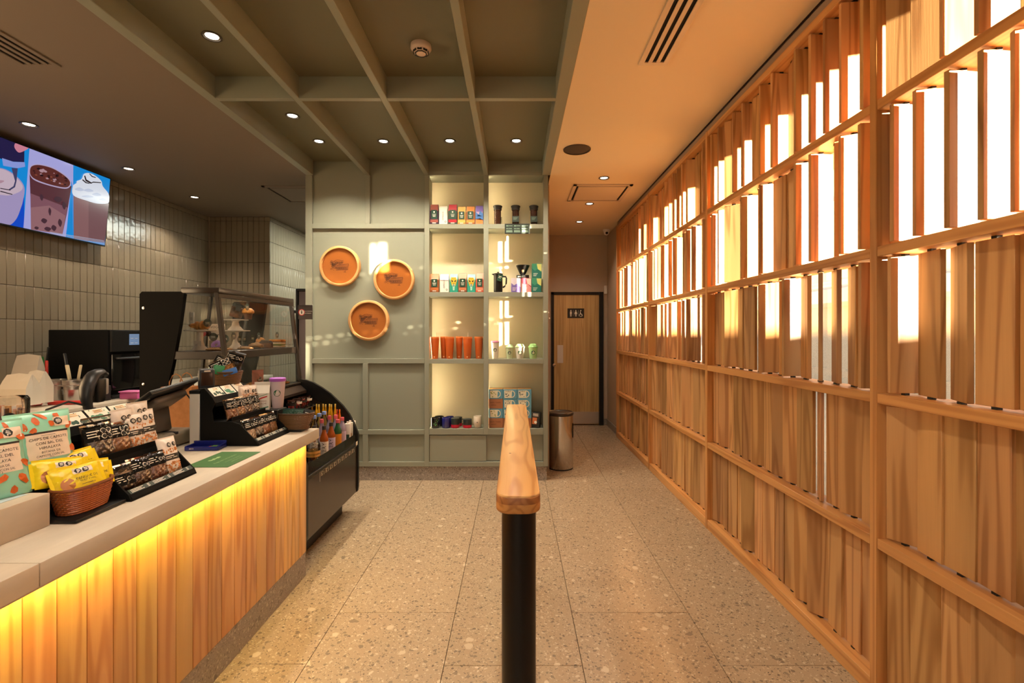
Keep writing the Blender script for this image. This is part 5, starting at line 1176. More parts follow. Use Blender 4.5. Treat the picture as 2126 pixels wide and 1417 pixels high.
def basket(loc, ax, ay, h, label, m1, m2, rz=0.0, flare=1.35):
    t = thing('cane_basket', label, 'basket', loc, (0, 0, rz)); n = 44; rows = max(6, int(h / 0.0062))
    for r in range(rows):
        z = 0.004 + (h - 0.008) * r / (rows - 1); f = 1 + (flare - 1) * (z / h) ** 0.8
        pts = []
        for i in range(n):
            a = 2 * PI * i / n; w_ = 1 + 0.020 * (1 if (i + r) % 2 else -1); ca, sa = math.cos(a), math.sin(a)
            e = (abs(ca) ** 2.6 + abs(sa) ** 2.6) ** (-1 / 2.6)
            pts.append((ax / flare * f * w_ * e * ca, ay / flare * f * w_ * e * sa, z))
        MB().tube(pts, 0.0031, 5, True).build('weave_row', m1, t)
    def ring(f, z, k=n): return [(ax / flare * f * math.cos(2 * PI * i / k) * (abs(math.cos(2 * PI * i / k)) ** 2.6 + abs(math.sin(2 * PI * i / k)) ** 2.6) ** (-1 / 2.6), ay / flare * f * math.sin(2 * PI * i / k) * (abs(math.cos(2 * PI * i / k)) ** 2.6 + abs(math.sin(2 * PI * i / k)) ** 2.6) ** (-1 / 2.6), z) for i in range(k)]
    MB().tube(ring(flare, h), 0.0048, 6, True).build('rim', m2, t)
    s = MB(); lo, hi = ring(1.0, 0.003), ring(flare, h)
    for i in range(0, n, 2): s.tube([lo[i], [(p + q) / 2 for p, q in zip(lo[i], hi[i])], hi[i]], 0.002, 4)
    stuff(s.build('upright_canes', m2, t)); b = ring(0.99, 0.002); MB().prism([(x, y) for x, y, z in b], 0.001, 0.005, 'Z').build('base', m2, t); return t
M_cane = plain('reddish cane', C(164, 88, 40), 0.38); M_cane2 = plain('dark reddish cane', C(120, 62, 28), 0.42); M_cane3 = plain('brown cane', C(118, 82, 50), 0.5); M_cane4 = plain('dark brown cane', C(84, 56, 34), 0.5)
basket((-1.368, 1.531, ZT + 0.0125), 0.050, 0.088, 0.080, 'reddish cane basket of yellow cake bags at the counter front', M_cane, M_cane2, 0, 1.3)
zb = ZT + 0.0125
yellow((-1.352, 1.512, zb + 0.060), (-0.50, -0.08, R(66)), 'yellow cake bag in front, with two black seals facing the camera', 5)
yellow((-1.402, 1.494, zb + 0.082), (-0.50, 0.10, R(66)), 'yellow cake bag leaning at the back left of the cane basket', 6)
yellow((-1.424, 1.578, zb + 0.086), (-0.50, -0.12, R(66)), 'yellow cake bag at the back right of the cane basket', 7)
yellow((-1.372, 1.562, zb + 0.060), (-0.50, 0.10, R(66)), 'yellow cake bag half sunk at the right end of the cane basket', 8)
# snack bags in the first rack
G1 = 'snack bags in the near rack'
film_bag((-1.446, 1.695, 0.9996), R(80), 0.25, 'black banded biscuit bag at the left of the upper tray of the near rack', 0.105, 0.125, 0.026, M_choc, 11, G1)
film_bag((-1.446, 1.775, 0.9996), R(80), 0.25, 'clear bag of orange biscuit with four seals, middle of the upper tray', 0.10, 0.115, 0.028, M_bread, 12, G1)
nut_bag((-1.446, 1.845, 0.9996), R(78), 0.22, 'white nut bag at the left of the pair in the upper tray', 0.09, 0.135, 13, G1)
nut_bag((-1.446, 1.904, 0.9996), R(78), 0.20, 'white nut bag at the right end of the upper tray', 0.09, 0.14, 14, G1)
nut_bag((-1.480, 1.90, 0.9996), R(82), 0.04, 'white nut bag standing highest behind the others in the near rack', 0.09, 0.17, 15, G1)
nut_bag((-1.478, 1.82, 0.9996), R(82), 0.04, 'white nut bag at the back, second from the rack end', 0.085, 0.155, 16, G1)
nut_bag((-1.345, 1.908, 0.888), R(80), 0.30, 'nut bag full of red and white nuts at the right of the lower tray', 0.082, 0.145, 17, G1)
film_bag((-1.346, 1.675, 0.888), R(80), 0.30, 'dark biscuit bag at the left end of the lower tray', 0.085, 0.10, 0.028, M_choc, 18, G1, 'mid', 2)
film_bag((-1.346, 1.755, 0.888), R(80), 0.30, 'clear bag of brown cake slice, second in the lower tray', 0.085, 0.105, 0.028, M_brn, 19, G1, 'top', 2)
film_bag((-1.346, 1.835, 0.888), R(80), 0.30, 'clear bag of pink brown cake, third in the lower tray', 0.082, 0.105, 0.028, plain('pink cake', C(170, 104, 76), 0.5), 20, G1, 'top', 2)
film_bag((-1.480, 1.715, 0.9996), R(84), 0.04, 'dark biscuit bag standing behind at the left of the near rack', 0.11, 0.145, 0.02, M_choc, 21, G1)
# second rack
G2 = 'snack bags in the far rack'
for i in range(4):
    film_bag((-1.446, 2.484 + i * 0.072, 0.9996), R(78), 0.25, ('black banded biscuit bag, first from the left in the far rack upper tray', 'black banded biscuit bag, second from the left in the far rack upper tray', 'black banded biscuit bag, third from the left in the far rack upper tray', 'black banded biscuit bag, last in the far rack upper tray')[i], 0.085, 0.105, 0.026, (M_bread, M_gold, M_brn, M_choc)[i], 30 + i, G2)
for i in range(4):
    film_bag((-1.347, 2.484 + i * 0.074, 0.888), R(80), 0.30, ('clear bag of white frosted cake at the near end of the far rack', 'clear bag of dark cake, second in the far rack lower tray', 'clear bag of tan cake, third in the far rack lower tray', 'clear bag of beige cake at the far end of the lower tray')[i], 0.085, 0.115, 0.028, (M_sugar, M_choc, M_bread, M_beige)[i], 40 + i, G2, 'top', 2)
nut_bag((-1.478, 2.645, 0.9996), R(82), 0.04, 'white nut bag standing tall behind the far rack tray, left', 0.085, 0.155, 51, G2); nut_bag((-1.478, 2.72, 0.9996), R(82), 0.04, 'white nut bag standing tall behind the far rack tray, right', 0.085, 0.15, 52, G2)
# white box behind the far rack with card reader and basket on top
t = thing('rack_cabinet', 'narrow white sided cabinet with black top behind the far snack rack', 'cabinet', (-1.61, 2.43, ZT))
MB().bbox(-0.026, 0.024, 0.0, 0.16, 0.001, 0.262, 0.002, 1).build('body', plain('light grey board', C(196, 190, 182), 0.5), t); MB().bbox(-0.028, 0.026, -0.002, 0.162, 0.263, 0.280, 0.004, 2).build('top', M_black, t)
MB().bbox(-0.090, 0.024, 0.17, 0.345, 0.001, 0.268, 0.002, 1).build('body', M_blackm, t); MB().bbox(-0.092, 0.026, 0.168, 0.347, 0.269, 0.280, 0.004, 2).build('top', M_black, t)
zt_ = ZT + 0.281
t = thing('card_reader', 'dark grey card reader standing on the black topped cabinet', 'card reader', (-1.598, 2.505, zt_), (0, 0, R(38)))
MB().bbox(-0.036, 0.036, -0.022, 0.022, 0, 0.104, 0.012, 4).build('body', M_dgrey, t); MB().bbox(-0.026, 0.026, -0.0235, -0.0215, 0.018, 0.084, 0.003, 2).build('screen', plain('brown screen', C(52, 34, 26), 0.12), t); MB().bbox(-0.012, 0.016, -0.0232, -0.0222, 0.088, 0.095, 0.001).build('label', M_lbl, t)
MB().bbox(-0.0372, -0.0355, -0.004, 0.004, 0.06, 0.08, 0.001).build('logo_plate', M_paper, t); MB().bbox(-0.034, 0.034, -0.026, 0.026, -0.0005, 0.006, 0.003).build('foot', M_ink, t)
basket((-1.612, 2.705, zt_), 0.072, 0.072, 0.072, 'brown cane basket of coffee packs standing on the black topped cabinet', M_cane3, M_cane4, 0, 1.3)
G3 = 'packs in the upper cane basket'
film_bag((-1.655, 2.69, zt_ + 0.05), R(30), 0.2, 'black banded biscuit bag leaning at the left of the upper basket', 0.12, 0.11, 0.03, M_brn, 61, G3, 'top', 4, 0.5); film_bag((-1.592, 2.675, zt_ + 0.05), R(35), 0.25, 'black banded biscuit bag leaning out at the right of the upper basket', 0.12, 0.10, 0.03, M_gold, 62, G3, 'top', 4, -0.4)
film_bag((-1.607, 2.735, zt_ + 0.07), R(20), 0.05, 'black banded biscuit bag upright at the back of the upper basket', 0.09, 0.11, 0.03, M_choc, 63, G3, 'top', 2, 0.3)
t = tag(MB().bbox(-0.026, 0.026, -0.004, 0.004, 0, 0.052, 0.004, 2).build('green_pack', plain('green pack', C(24, 130, 70), 0.4)), 'small green square pack in the upper cane basket', 'pack'); t.location = (-1.618, 2.632, zt_ + 0.062); t.rotation_euler = (-0.3, 0.2, R(28))
t = tag(MB().bbox(-0.035, 0.035, -0.004, 0.004, 0, 0.034, 0.004, 2).build('blue_pack', plain('blue pack', C(30, 100, 180), 0.4)), 'small blue pack at the right edge of the upper cane basket', 'pack'); t.location = (-1.557, 2.652, zt_ + 0.060); t.rotation_euler = (-0.3, -0.3, R(30))
# basket 3 at the counter end
t = thing('slate_tray', 'small black tray under the brown basket at the counter end', 'tray', (-1.30, 2.832, ZT)); MB().bbox(-0.075, 0.075, -0.056, 0.056, 0.0008, 0.009, 0.003, 2).build('tray', M_black, t); MB().bbox(-0.076, 0.076, -0.057, -0.054, 0.009, 0.013, 0.001).build('edge', M_black, t)
basket((-1.285, 2.832, ZT + 0.0095), 0.105, 0.060, 0.092, 'brown cane basket of green packs at the far end of the counter', M_cane3, M_cane4, 0, 1.45)
for i in range(7):
    t = thing('coffee_pack', ('dark green sachet', 'teal sachet', 'dark green sachet', 'black sachet', 'dark green sachet', 'white printed black sachet', 'grey printed black sachet')[i] + ' standing in the counter end basket, ' + ('first', 'second', 'third', 'fourth', 'fifth', 'sixth', 'seventh')[i] + ' from the left', 'sachet', (-1.355 + i * 0.022, 2.82 + 0.012 * (i % 2), ZT + 0.035), (-0.25, -0.35 + 0.10 * i, R(12)), 'sachets in the counter end basket')
    p = Pouch(0.062, 0.085, 0.014); p.body(MB(), 70 + i).build('sachet', (M_green, plain('teal sachet', C(30, 70, 84), 0.4), M_green, M_ink, M_green, M_ink, M_ink)[i], t)
    if i > 2: k = MB(); [p.patch(k, -0.02, 0.015, 0.03 + 0.012 * q, 0.033 + 0.012 * q, 0.001, 2, 1) for q in range(4)]; k.build('white_print', M_paper, t)
# milk carton and cup on a small black riser
t = thing('riser_box', 'small black riser box under the milk carton and the tall cup', 'box', (-1.44, 2.80, ZT)); MB().bbox(-0.075, 0.08, -0.030, 0.085, 0.0008, 0.128, 0.003, 1).build('box', M_black, t); MB().bbox(-0.074, 0.079, -0.031, -0.0295, 0.02, 0.10, 0.002, 1).build('front_label', M_dgreen, t)
zr = ZT + 0.1285
t = thing('milk_carton', 'white milk carton with folded gable top and coloured print', 'carton', (-1.462, 2.80, zr), (0, 0, R(20)))
w = 0.040; MB().box(-w, w, -w * .8, w * .8, 0, 0.095).build('body', M_white, t)
MB().add([(-w, -w * .8, .095), (w, -w * .8, .095), (w, w * .8, .095), (-w, w * .8, .095), (-w, 0, .142), (w, 0, .142)], [(0, 1, 5, 4), (2, 3, 4, 5), (1, 2, 5), (3, 0, 4)]).build('gable', M_white, t); MB().box(-w, w, -0.002, 0.002, .140, .158).build('gable_fin', M_white, t)
MB().box(-w - 0.0004, -w, -w * .75, w * .75, 0.03, 0.09).build('green_panel', plain('slate green print', C(44, 84, 88), 0.5), t)
k = MB(); k.prism([(-0.03, 0.058), (0.0, 0.072), (0.028, 0.080), (0.03, 0.074), (0.0, 0.064), (-0.03, 0.052)], -w * .8 - 0.0004, -w * .8).build('red_swash', plain('red print', C(196, 50, 44), 0.5), t)
k = MB(); k.prism([(-0.035, 0.088), (-0.01, 0.080), (0.03, 0.092), (0.03, 0.089), (-0.01, 0.077), (-0.035, 0.085)], -w * .8 - 0.0004, -w * .8); k.prism([(-0.035, 0.02), (0.0, 0.012), (0.035, 0.02), (0.035, 0.014), (0.0, 0.004), (-0.035, 0.014)], -w * .8 - 0.0004, -w * .8); k.build('wave_print', plain('teal print', C(60, 130, 100), 0.5), t)
k = MB(); text_to(k, 'TERRA', 0.012, xz(0.008, 0.050, -w * .8 - 0.0006)); text_to(k, 'LECHE', 0.012, xz(0.008, 0.036, -w * .8 - 0.0006)); k.build('lettering', plain('brown print', C(130, 90, 70), 0.5), t)
# emblem of the coffee house: a ring with a crowned long-haired figure
def emblem(par, name_suffix, fn, r, m_ring, m_fig):
    """fn maps local 2D (a, b) and a lift to a 3D point"""
    n = 24; m = MB()
    m.add([fn(r * math.cos(2 * PI * i / n), r * math.sin(2 * PI * i / n), 0.0) for i in range(n)], [tuple(range(n))]); o = m.build('emblem', m_ring, par)
    k = MB()
    def P(pts): k.add([fn(r * a, r * b, 0.0004) for a, b in pts], [tuple(range(len(pts)))])
    P([(-0.28, 0.42), (-0.16, 0.62), (0, 0.50), (0.16, 0.62), (0.28, 0.42), (0.2, 0.36), (-0.2, 0.36)])                                        # crown
    P([(-0.17, 0.34), (0.17, 0.34), (0.2, 0.12), (0.1, -0.06), (-0.1, -0.06), (-0.2, 0.12)])                                                     # face
    P([(0.0, 0.92), (0.05, 0.80), (0.16, 0.80), (0.08, 0.72), (0.11, 0.62), (0, 0.68), (-0.11, 0.62), (-0.08, 0.72), (-0.16, 0.80), (-0.05, 0.80)])  # star
    for s in (-1, 1):
        P([(s * 0.26, 0.30), (s * 0.36, 0.10), (s * 0.34, -0.2), (s * 0.24, -0.5), (s * 0.20, -0.5), (s * 0.26, -0.2), (s * 0.24, 0.1)][::s])      # hair
        P([(s * 0.56, 0.42), (s * 0.72, 0.10), (s * 0.66, -0.3), (s * 0.44, -0.66), (s * 0.38, -0.62), (s * 0.55, -0.3), (s * 0.58, 0.1)][::s])    # tail fin
        P([(s * 0.04, -0.14), (s * 0.16, -0.2), (s * 0.14, -0.6), (s * 0.04, -0.74)][::s])
    k.build('emblem_figure', m_fig, o); return o
M_emb = plain('emblem green', C(14, 92, 62), 0.45)
t = thing('tall_cup', 'tall frosted cup with purple lid beside the milk carton', 'cup', (-1.395, 2.845, zr))
def cup_r(z): return 0.029 + 0.012 * z / 0.16
MB().lathe([(0.027, 0), (0.029, 0.003), (0.041, 0.160)], 32).build('cup', plain('frosted cup', C(206, 194, 204), 0.35), t); MB().lathe([(0.044, 0.158), (0.045, 0.164), (0.045, 0.174), (0.040, 0.178), (0.036, 0.176), (0, 0.176)], 32).build('lid', plain('purple lid', C(168, 92, 200), 0.3), t)
emblem(t, '', lambda a, b, e: (lambda z, th: Vector(((cup_r(z) + 0.0006 + e) * math.sin(th), -(cup_r(z) + 0.0006 + e) * math.cos(th), z)))(0.09 + b, 0.35 + a / 0.036), 0.019, M_emb, M_white)

# card tray and mat
M_blue = plain('navy plastic', C(20, 30, 110), 0.3)
t = thing('card_tray', 'navy blue card tray lying before the far snack rack', 'tray', (-1.515, 2.37, ZT), (0, 0, R(4)))
MB().bbox(-0.078, 0.078, -0.040, 0.045, 0.001, 0.008, 0.004, 2).build('base', M_blue, t); 
for (a, b, c, d, h) in ((-0.078, 0.078, -0.040, -0.033, 0.020), (-0.078, -0.070, -0.04, 0.045, 0.024), (0.070, 0.078, -0.04, 0.045, 0.024), (-0.078, 0.078, 0.036, 0.045, 0.034)): MB().bbox(a, b, c, d, 0.004, h, 0.003, 2).build('rim', M_blue, t)
MB().bbox(0.010, 0.064, -0.020, 0.020, 0.009, 0.011, 0.001).build('card', plain('red card', C(200, 60, 40), 0.4), t); MB().bbox(0.022, 0.062, 0.000, 0.030, 0.0112, 0.013, 0.001).build('card', plain('green card', C(90, 130, 50), 0.4), t)
k = MB(); text_to(k, 'BBVA', 0.009, xz(-0.045, 0.011, -0.0404)); k.build('lettering', M_white, t)
M_mat = plain('leaf green mat', C(58, 104, 48), 0.5)
t = thing('counter_mat', 'flat green mat with pale lettering on the counter', 'mat', (-1.307, 2.177, ZT)); MB().bbox(-0.093, 0.093, -0.133, 0.133, 0.0006, 0.0022, 0.0005, 1).build('mat', M_mat, t)
k = MB(); fl_ = lambda x0, y0: (lambda a, b, d: Vector((x0 - b, y0 + a, 0.0024)))
text_to(k, 'Paga aquí con tu tarjeta', 0.017, fl_(0.004, 0.0)); text_to(k, 'sin contacto y sin efectivo', 0.011, fl_(0.036, 0.0)); text_to(k, 'gracias por tu visita', 0.011, fl_(0.056, 0.0))
for i in range(5): k.lathe([(0.0, 0.0024), (0.009 - 0.001 * (i % 2), 0.0024)], 12, c=(-0.045 + 0.004 * (i % 2), -0.03 + i * 0.015, 0))
k.build('lettering', plain('pale green print', C(150, 180, 120), 0.5), t)
t = tag(MB().bbox(-0.07, 0.07, -0.10, 0.10, 0.0005, 0.0012, 0.0003, 1).build('paper_slip', plain('pale blue paper', C(206, 220, 232), 0.5)), 'pale blue slip of paper on the raised ledge', 'paper'); t.location = (-1.49, 1.31, 0.975)

# till: screen seen from behind
t = thing('till_terminal', 'grey point of sale terminal seen from behind with tilted black screen', 'till', (-1.80, 2.40, ZT))
MB().bbox(-0.10, 0.115, -0.13, 0.16, 0.001, 0.075, 0.022, 4).build('base', plain('beige till plastic', C(128, 118, 100), 0.45), t); MB().bbox(-0.095, 0.112, 0.005, 0.03, 0.001, 0.0765, 0.004).build('base_seam', M_dgrey, t)
mm = Matrix.Translation((0.0, 0.0, 0.07)) @ Matrix.Rotation(R(-8), 4, 'Y')
MB().bbox(-0.035, 0.055, -0.07, 0.07, 0.0, 0.15, 0.012, 3, mm).build('neck', plain('grey till neck', C(96, 88, 80), 0.45), t)
mm = Matrix.Translation((0.045, -0.01, 0.255)) @ Matrix.Rotation(R(6), 4, 'X') @ Matrix.Rotation(R(56), 4, 'Y')
MB().bbox(-0.010, 0.012, -0.17, 0.17, -0.105, 0.105, 0.006, 2, mm).build('screen', M_black, t); MB().bbox(0.012, 0.05, -0.11, 0.11, -0.075, 0.055, 0.016, 3, mm).build('rear_housing', plain('grey till neck', C(96, 88, 80), 0.45), t)
MB().bbox(0.012, 0.014, -0.155, -0.135, 0.04, 0.06, 0.001, 1, mm).build('power_mark', M_grey, t)
MB().tube([(0.02, 0.05, 0.2), (0.05, 0.16, 0.26), (0.06, 0.25, 0.16), (0.05, 0.24, 0.05), (0.03, 0.20, 0.01)], 0.004, 6).build('cable', M_ink, t)
# barcode scanner on its stand
t = thing('barcode_scanner', 'dark grey hand scanner hooked on its stand behind the near rack', 'scanner', (-1.80, 2.06, ZT))
MB().lathe([(0.05, 0.001), (0.05, 0.008), (0.02, 0.016), (0.012, 0.05), (0.012, 0.25)], 20).build('stand', M_dgrey, t)
def scn(a, b):
    c = [Vector((0.0, -0.02, 0.25)), Vector((0.0, -0.03, 0.30)), Vector((0.0, -0.025, 0.345)), Vector((0.0, 0.0, 0.385)), Vector((0.0, 0.035, 0.398)), Vector((0.0, 0.06, 0.385))]
    f = a * (len(c) - 1); i = min(int(f), len(c) - 2); p = c[i].lerp(c[i + 1], f - i); d = (c[i + 1] - c[i]).normalized(); k = 2 * PI * b; e = 0.35 + 0.65 * math.sin(PI * min(0.92, max(0.06, a))) ** 0.5
    n_ = d.cross(Vector((1, 0, 0))); return p + Vector((1, 0, 0)) * 0.030 * e * math.cos(k) + n_ * 0.022 * e * math.sin(k)
MB().grid(scn, 16, 14).build('head', M_dgrey, t); MB().bbox(-0.022, 0.022, 0.045, 0.062, 0.30, 0.372, 0.008, 2).build('window', plain('scanner window', C(150, 148, 146), 0.15), t); MB().bbox(-0.024, 0.024, 0.0, 0.048, 0.27, 0.376, 0.012, 3).build('grip', M_black, t)
MB().tube([(0.0, -0.02, 0.26), (-0.01, -0.10, 0.29), (-0.02, -0.18, 0.27), (-0.02, -0.22, 0.20), (-0.01, -0.24, 0.15), (0, -0.25, 0.124)], 0.0045, 6).build('cable', M_ink, t)
# kraft bag behind the till
tb, w, h, d = paper_bag(352, 412, 792, 880, 2.95, 0.10, 'brown kraft paper bag with twisted handles behind the till', 'kraft_bag', M_kraft)
tb.location.z = ZT + 0.001; tb.location.x = -1.93; tb.location.y = 2.80
for c in list(tb.children): bpy.data.objects.remove(c)
m = MB(); m.prism([(-0.085, 0), (0.085, 0), (0.088, 0.26), (-0.088, 0.26)], -0.045, 0.045); m.build('bag', M_kraft, tb)
for y in (-0.045, 0.045): MB().tube([(-0.04, y, 0.25), (-0.038, y, 0.29), (-0.02, y, 0.325), (0.0, y, 0.335), (0.02, y, 0.325), (0.038, y, 0.29), (0.04, y, 0.25)], 0.003, 6).build('handle', M_kraft, tb)
# jar of wafers and a black bowl at the left edge
t = thing('wafer_jar', 'clear jar of brown wafer rolls with black round labels at the left edge', 'jar', (-1.885, 1.80, ZT + 0.121))
MB().lathe([(0.055, 0.0), (0.058, 0.004), (0.058, 0.20), (0.052, 0.21)], 28, cap=False).build('jar', M_film, t); r = random.Random(3)
for i in range(14): a = r.uniform(0, 6.28); q = r.uniform(0.0, 0.044); MB().lathe([(0.0075, 0.004), (0.0075, 0.15 + 0.03 * r.random())], 8, c=(q * math.cos(a), q * math.sin(a), 0)).build('wafer_roll', (M_bread, M_brn, M_beige)[i % 3], t)
for i in range(3): MB().lathe([(0.0, 0), (0.020, 0.0), (0.020, 0.001), (0, 0.001)], 16, M=Matrix.Translation((0.045, -0.040, 0.04 + i * 0.048)) @ Matrix.Rotation(R(50), 4, 'Z') @ Matrix.Rotation(PI / 2, 4, 'X')).build('round_label', M_ink, t)
t = thing('cash_drawer', 'low black cash drawer behind the near snack rack', 'cash drawer', (-1.80, 1.78, ZT)); MB().bbox(-0.18, 0.17, -0.20, 0.17, 0.001, 0.118, 0.006, 2).build('drawer_case', M_black, t); MB().bbox(-0.186, -0.18, -0.18, 0.15, 0.02, 0.10, 0.003).build('drawer', M_blackm, t)
t = thing('black_bowl', 'shallow black bowl beside the wafer jar', 'bowl', (-1.72, 1.865, ZT + 0.1195)); MB().lathe([(0.03, 0), (0.045, 0.012), (0.06, 0.045), (0.062, 0.048), (0.056, 0.044), (0.04, 0.014), (0, 0.008)], 28).build('bowl', M_black, t); MB().lathe([(0.061, 0.045), (0.0635, 0.048), (0.061, 0.05)], 28, cap=False).build('rim', M_dgrey, t)
# coral pouch in the lower glass shelf (needs the pouch builder)
t = thing('coral_pouch', 'coral standing pouch with round tag in the lower glass shelf', 'pouch', (-1.845, 3.47, ZL), (0, 0, R(60))); p = Pouch(0.085, 0.125, 0.05); p.body(MB(), 90).build('pouch', M_coral, t); m = MB(); p.blob(m, 0.0, 0.06, 0.022, 0.022, 16, 0.001); m.build('round_tag', M_disc, t); k = MB(); p.patch(k, -0.012, 0.012, 0.058, 0.062, 0.0016, 2, 1); k.build('white_print', M_paper, t)
# ------------------------------------------------------------------ goods on the lit shelves
SA, SB, SC, SDD = [z + 0.0006 for z in SH]
YI = YS + 0.055
def SX(u): return xu(u, YI)
def coffee_bag(u0, u1, vtop, z, body, top, label_m, label, kind, y=YI):
    yf = y - 0.031; w = (u1 - u0 - 0.6) / F * yf; h = H - (vtop - V0) / F * y - z; d = 0.062
    t = thing('coffee_bag', label, 'coffee bag', (max(xu((u0 + u1) / 2, yf), S3[1] + 0.002 + w * 0.52), y, z), group='coffee bags on the lit shelves')
    mb = MB(); lv = [(0, 1, 1), (0.03, 1.02, 1.02), (0.62, 1.0, 0.95), (0.84, 0.97, 0.5), (0.93, 0.96, 0.22), (1.0, 0.94, 0.06)]
    vs = []; 
    for (q, sx, sy) in lv: vs += [(-w / 2 * sx, -d / 2 * sy, q * h), (w / 2 * sx, -d / 2 * sy, q * h), (w / 2 * sx * 0.93, 0, q * h), (w / 2 * sx, d / 2 * sy, q * h), (-w / 2 * sx, d / 2 * sy, q * h), (-w / 2 * sx * 0.93, 0, q * h)]
    fs = [tuple(range(6))[::-1], tuple(range(30, 36))]
    for k in range(5): fs += [(k * 6 + i, k * 6 + (i + 1) % 6, (k + 1) * 6 + (i + 1) % 6, (k + 1) * 6 + i) for i in range(6)]
    mb.add(vs, fs); mb.build('pouch', body, t)
    f = -d / 2 * 1.02 - 0.0008
    m = MB(); m.add([(-w * .48, f * 0.98, h * .66), (w * .48, f * 0.98, h * .66), (w * .465, -d / 2 * .52, h * .84), (w * .45, -d / 2 * .08 - 0.001, h * 0.99), (-w * .45, -d / 2 * .08 - 0.001, h * 0.99), (-w * .465, -d / 2 * .52, h * .84)], [(0, 1, 2, 5), (5, 2, 3, 4)]); m.build('top_band', top, t)
    if kind == 'label':
        MB().box(-w * .34, w * .34, f - 0.0008, f, h * .28, h * .70).build('label', label_m, t); k = MB()
        k.lathe([(0.0, 0.0), (w * .10, 0.0)], 14, M=Matrix.Translation((0, f - 0.0012, h * .60)) @ Matrix.Rotation(PI / 2, 4, 'X'))
        for i in range(3): k.box(-w * (.22 - .03 * i), w * (.22 - .03 * i), f - 0.0012, f - 0.0009, h * (.48 - .055 * i), h * (.50 - .055 * i))
        k.box(-w * .22, w * .22, f - 0.0012, f - 0.0006, h * .05, h * .09); k.build('white_print', M_paper, t)
        MB().box(-w * .47, w * .47, f - 0.0004, f, h * .10, h * .24).build('art_band', top, t)
    elif kind == 'white':
        k = MB(); text_to(k, 'ESPRESSO', h * 0.105, lambda a, b, dd: Vector((-b - w * 0.02, f - 0.001, h * .45 + a))); k.lathe([(w * .07, 0.0), (w * .11, 0.0)], 14, M=Matrix.Translation((w * .28, f - 0.0012, h * .14)) @ Matrix.Rotation(PI / 2, 4, 'X'), cap=False); k.build('lettering', M_ink, t)
    elif kind == 'cat':
        m = MB(); m.poly([(-w * .40, f - .001, h * .62), (-w * .30, f - .001, h * .80), (w * .30, f - .001, h * .80), (w * .40, f - .001, h * .62), (w * .22, f - .001, h * .34), (-w * .22, f - .001, h * .34)]); m.build('face_print', plain('cat yellow', C(226, 186, 60), 0.45), t)
        k = MB()
        for s in (-1, 1):
            k.poly([(s * w * .26, f - .0016, h * .66), (s * w * .08, f - .0016, h * .60), (s * w * .12, f - .0016, h * .54), (s * w * .28, f - .0016, h * .58)][::s])
            for (a, b) in ((.34, .70), (.20, .76), (.08, .74), (.34, .52), (.2, .44), (.3, .62)): k.lathe([(0, 0), (w * .035, 0)], 8, M=Matrix.Translation((s * w * a, f - 0.0014, h * b)) @ Matrix.Rotation(PI / 2, 4, 'X'))
        k.poly([(-w * .10, f - .0018, h * .46), (w * .10, f - .0018, h * .46), (0, f - .0018, h * .39)]); k.poly([(-w * .2, f - .0016, h * .36), (w * .2, f - .0016, h * .36), (0, f - .0016, h * .31)]); k.build('spot_print', M_ink, t)
        m = MB(); m.poly([(-w * .16, f - .0012, h * .42), (w * .16, f - .0012, h * .42), (w * .1, f - .0012, h * .1), (-w * .1, f - .0012, h * .1)]); m.build('pale_print', plain('mint print', C(170, 220, 200), 0.5), t)
    elif kind == 'art':
        for (pts, c) in ((((-.48, .66), (-.1, .5), (.1, .72), (.48, .55), (.48, .40), (-.48, .44)), C(70, 120, 190)), (((-.48, .44), (0, .5), (.48, .40), (.48, .22), (-.48, .26)), C(70, 150, 70)), (((-.48, .26), (.1, .32), (.48, .22), (.48, .03), (-.48, .03)), C(226, 130, 70))):
            m = MB(); m.poly([(w * a, f - .001, h * b) for a, b in pts][::-1]); m.build('landscape_print', plain('art %.2f' % c[0], c, 0.45), t)
    return t
def PM(n, r, g, b, ro=0.4): return plain(n, C(r, g, b), ro)
coffee_bag(892, 910, 424.5, SA, PM('plum foil', 50, 30, 54), PM('rose foil', 150, 80, 70), M_green, 'dark plum coffee bag with green label, first on the top left shelf', 'label')
coffee_bag(911.5, 929, 428, SA, M_white, M_white, M_green, 'white coffee bag with sideways black lettering on the top left shelf', 'white')
coffee_bag(930.5, 949, 424.5, SA, PM('forest foil', 40, 60, 50), PM('crimson foil', 176, 30, 44), M_green, 'crimson topped coffee bag with green label on the top left shelf', 'label')
coffee_bag(950, 967, 429, SA, PM('ochre foil', 176, 130, 50), PM('gold foil', 222, 176, 90), M_green, 'golden topped coffee bag with green label on the top left shelf', 'label')
coffee_bag(967.5, 986, 428.5, SA, PM('rust foil', 150, 84, 40), PM('amber foil', 214, 140, 60), M_green, 'rust and amber coffee bag with green label on the top left shelf', 'label')
coffee_bag(987, 1003.5, 427, SA, PM('lilac foil', 196, 170, 200), PM('violet foil', 130, 110, 190), M_green, 'lilac coffee bag with painted landscape at the right of the top left shelf', 'art')
coffee_bag(892.5, 911, 568, SB, PM('rust foil', 150, 84, 40), PM('copper foil', 190, 110, 60), M_green, 'copper coffee bag with green label, first on the second left shelf', 'label')
coffee_bag(913, 932, 569, SB, M_white, M_white, M_green, 'white coffee bag with sideways black lettering on the second left shelf', 'white')
coffee_bag(933.5, 950.5, 568.5, SB, PM('teal foil', 40, 150, 130), PM('aqua foil', 110, 190, 170), M_green, 'teal coffee bag with spotted cat face, left of the two', 'cat')
coffee_bag(952, 969, 567, SB, PM('brown foil', 126, 80, 54), PM('tan foil', 190, 120, 80), M_green, 'tan and brown coffee bag with green label between the two cat bags', 'label')
coffee_bag(970, 987, 569, SB, PM('teal foil', 40, 150, 130), PM('aqua foil', 110, 190, 170), M_green, 'teal coffee bag with spotted cat face, right of the two', 'cat')
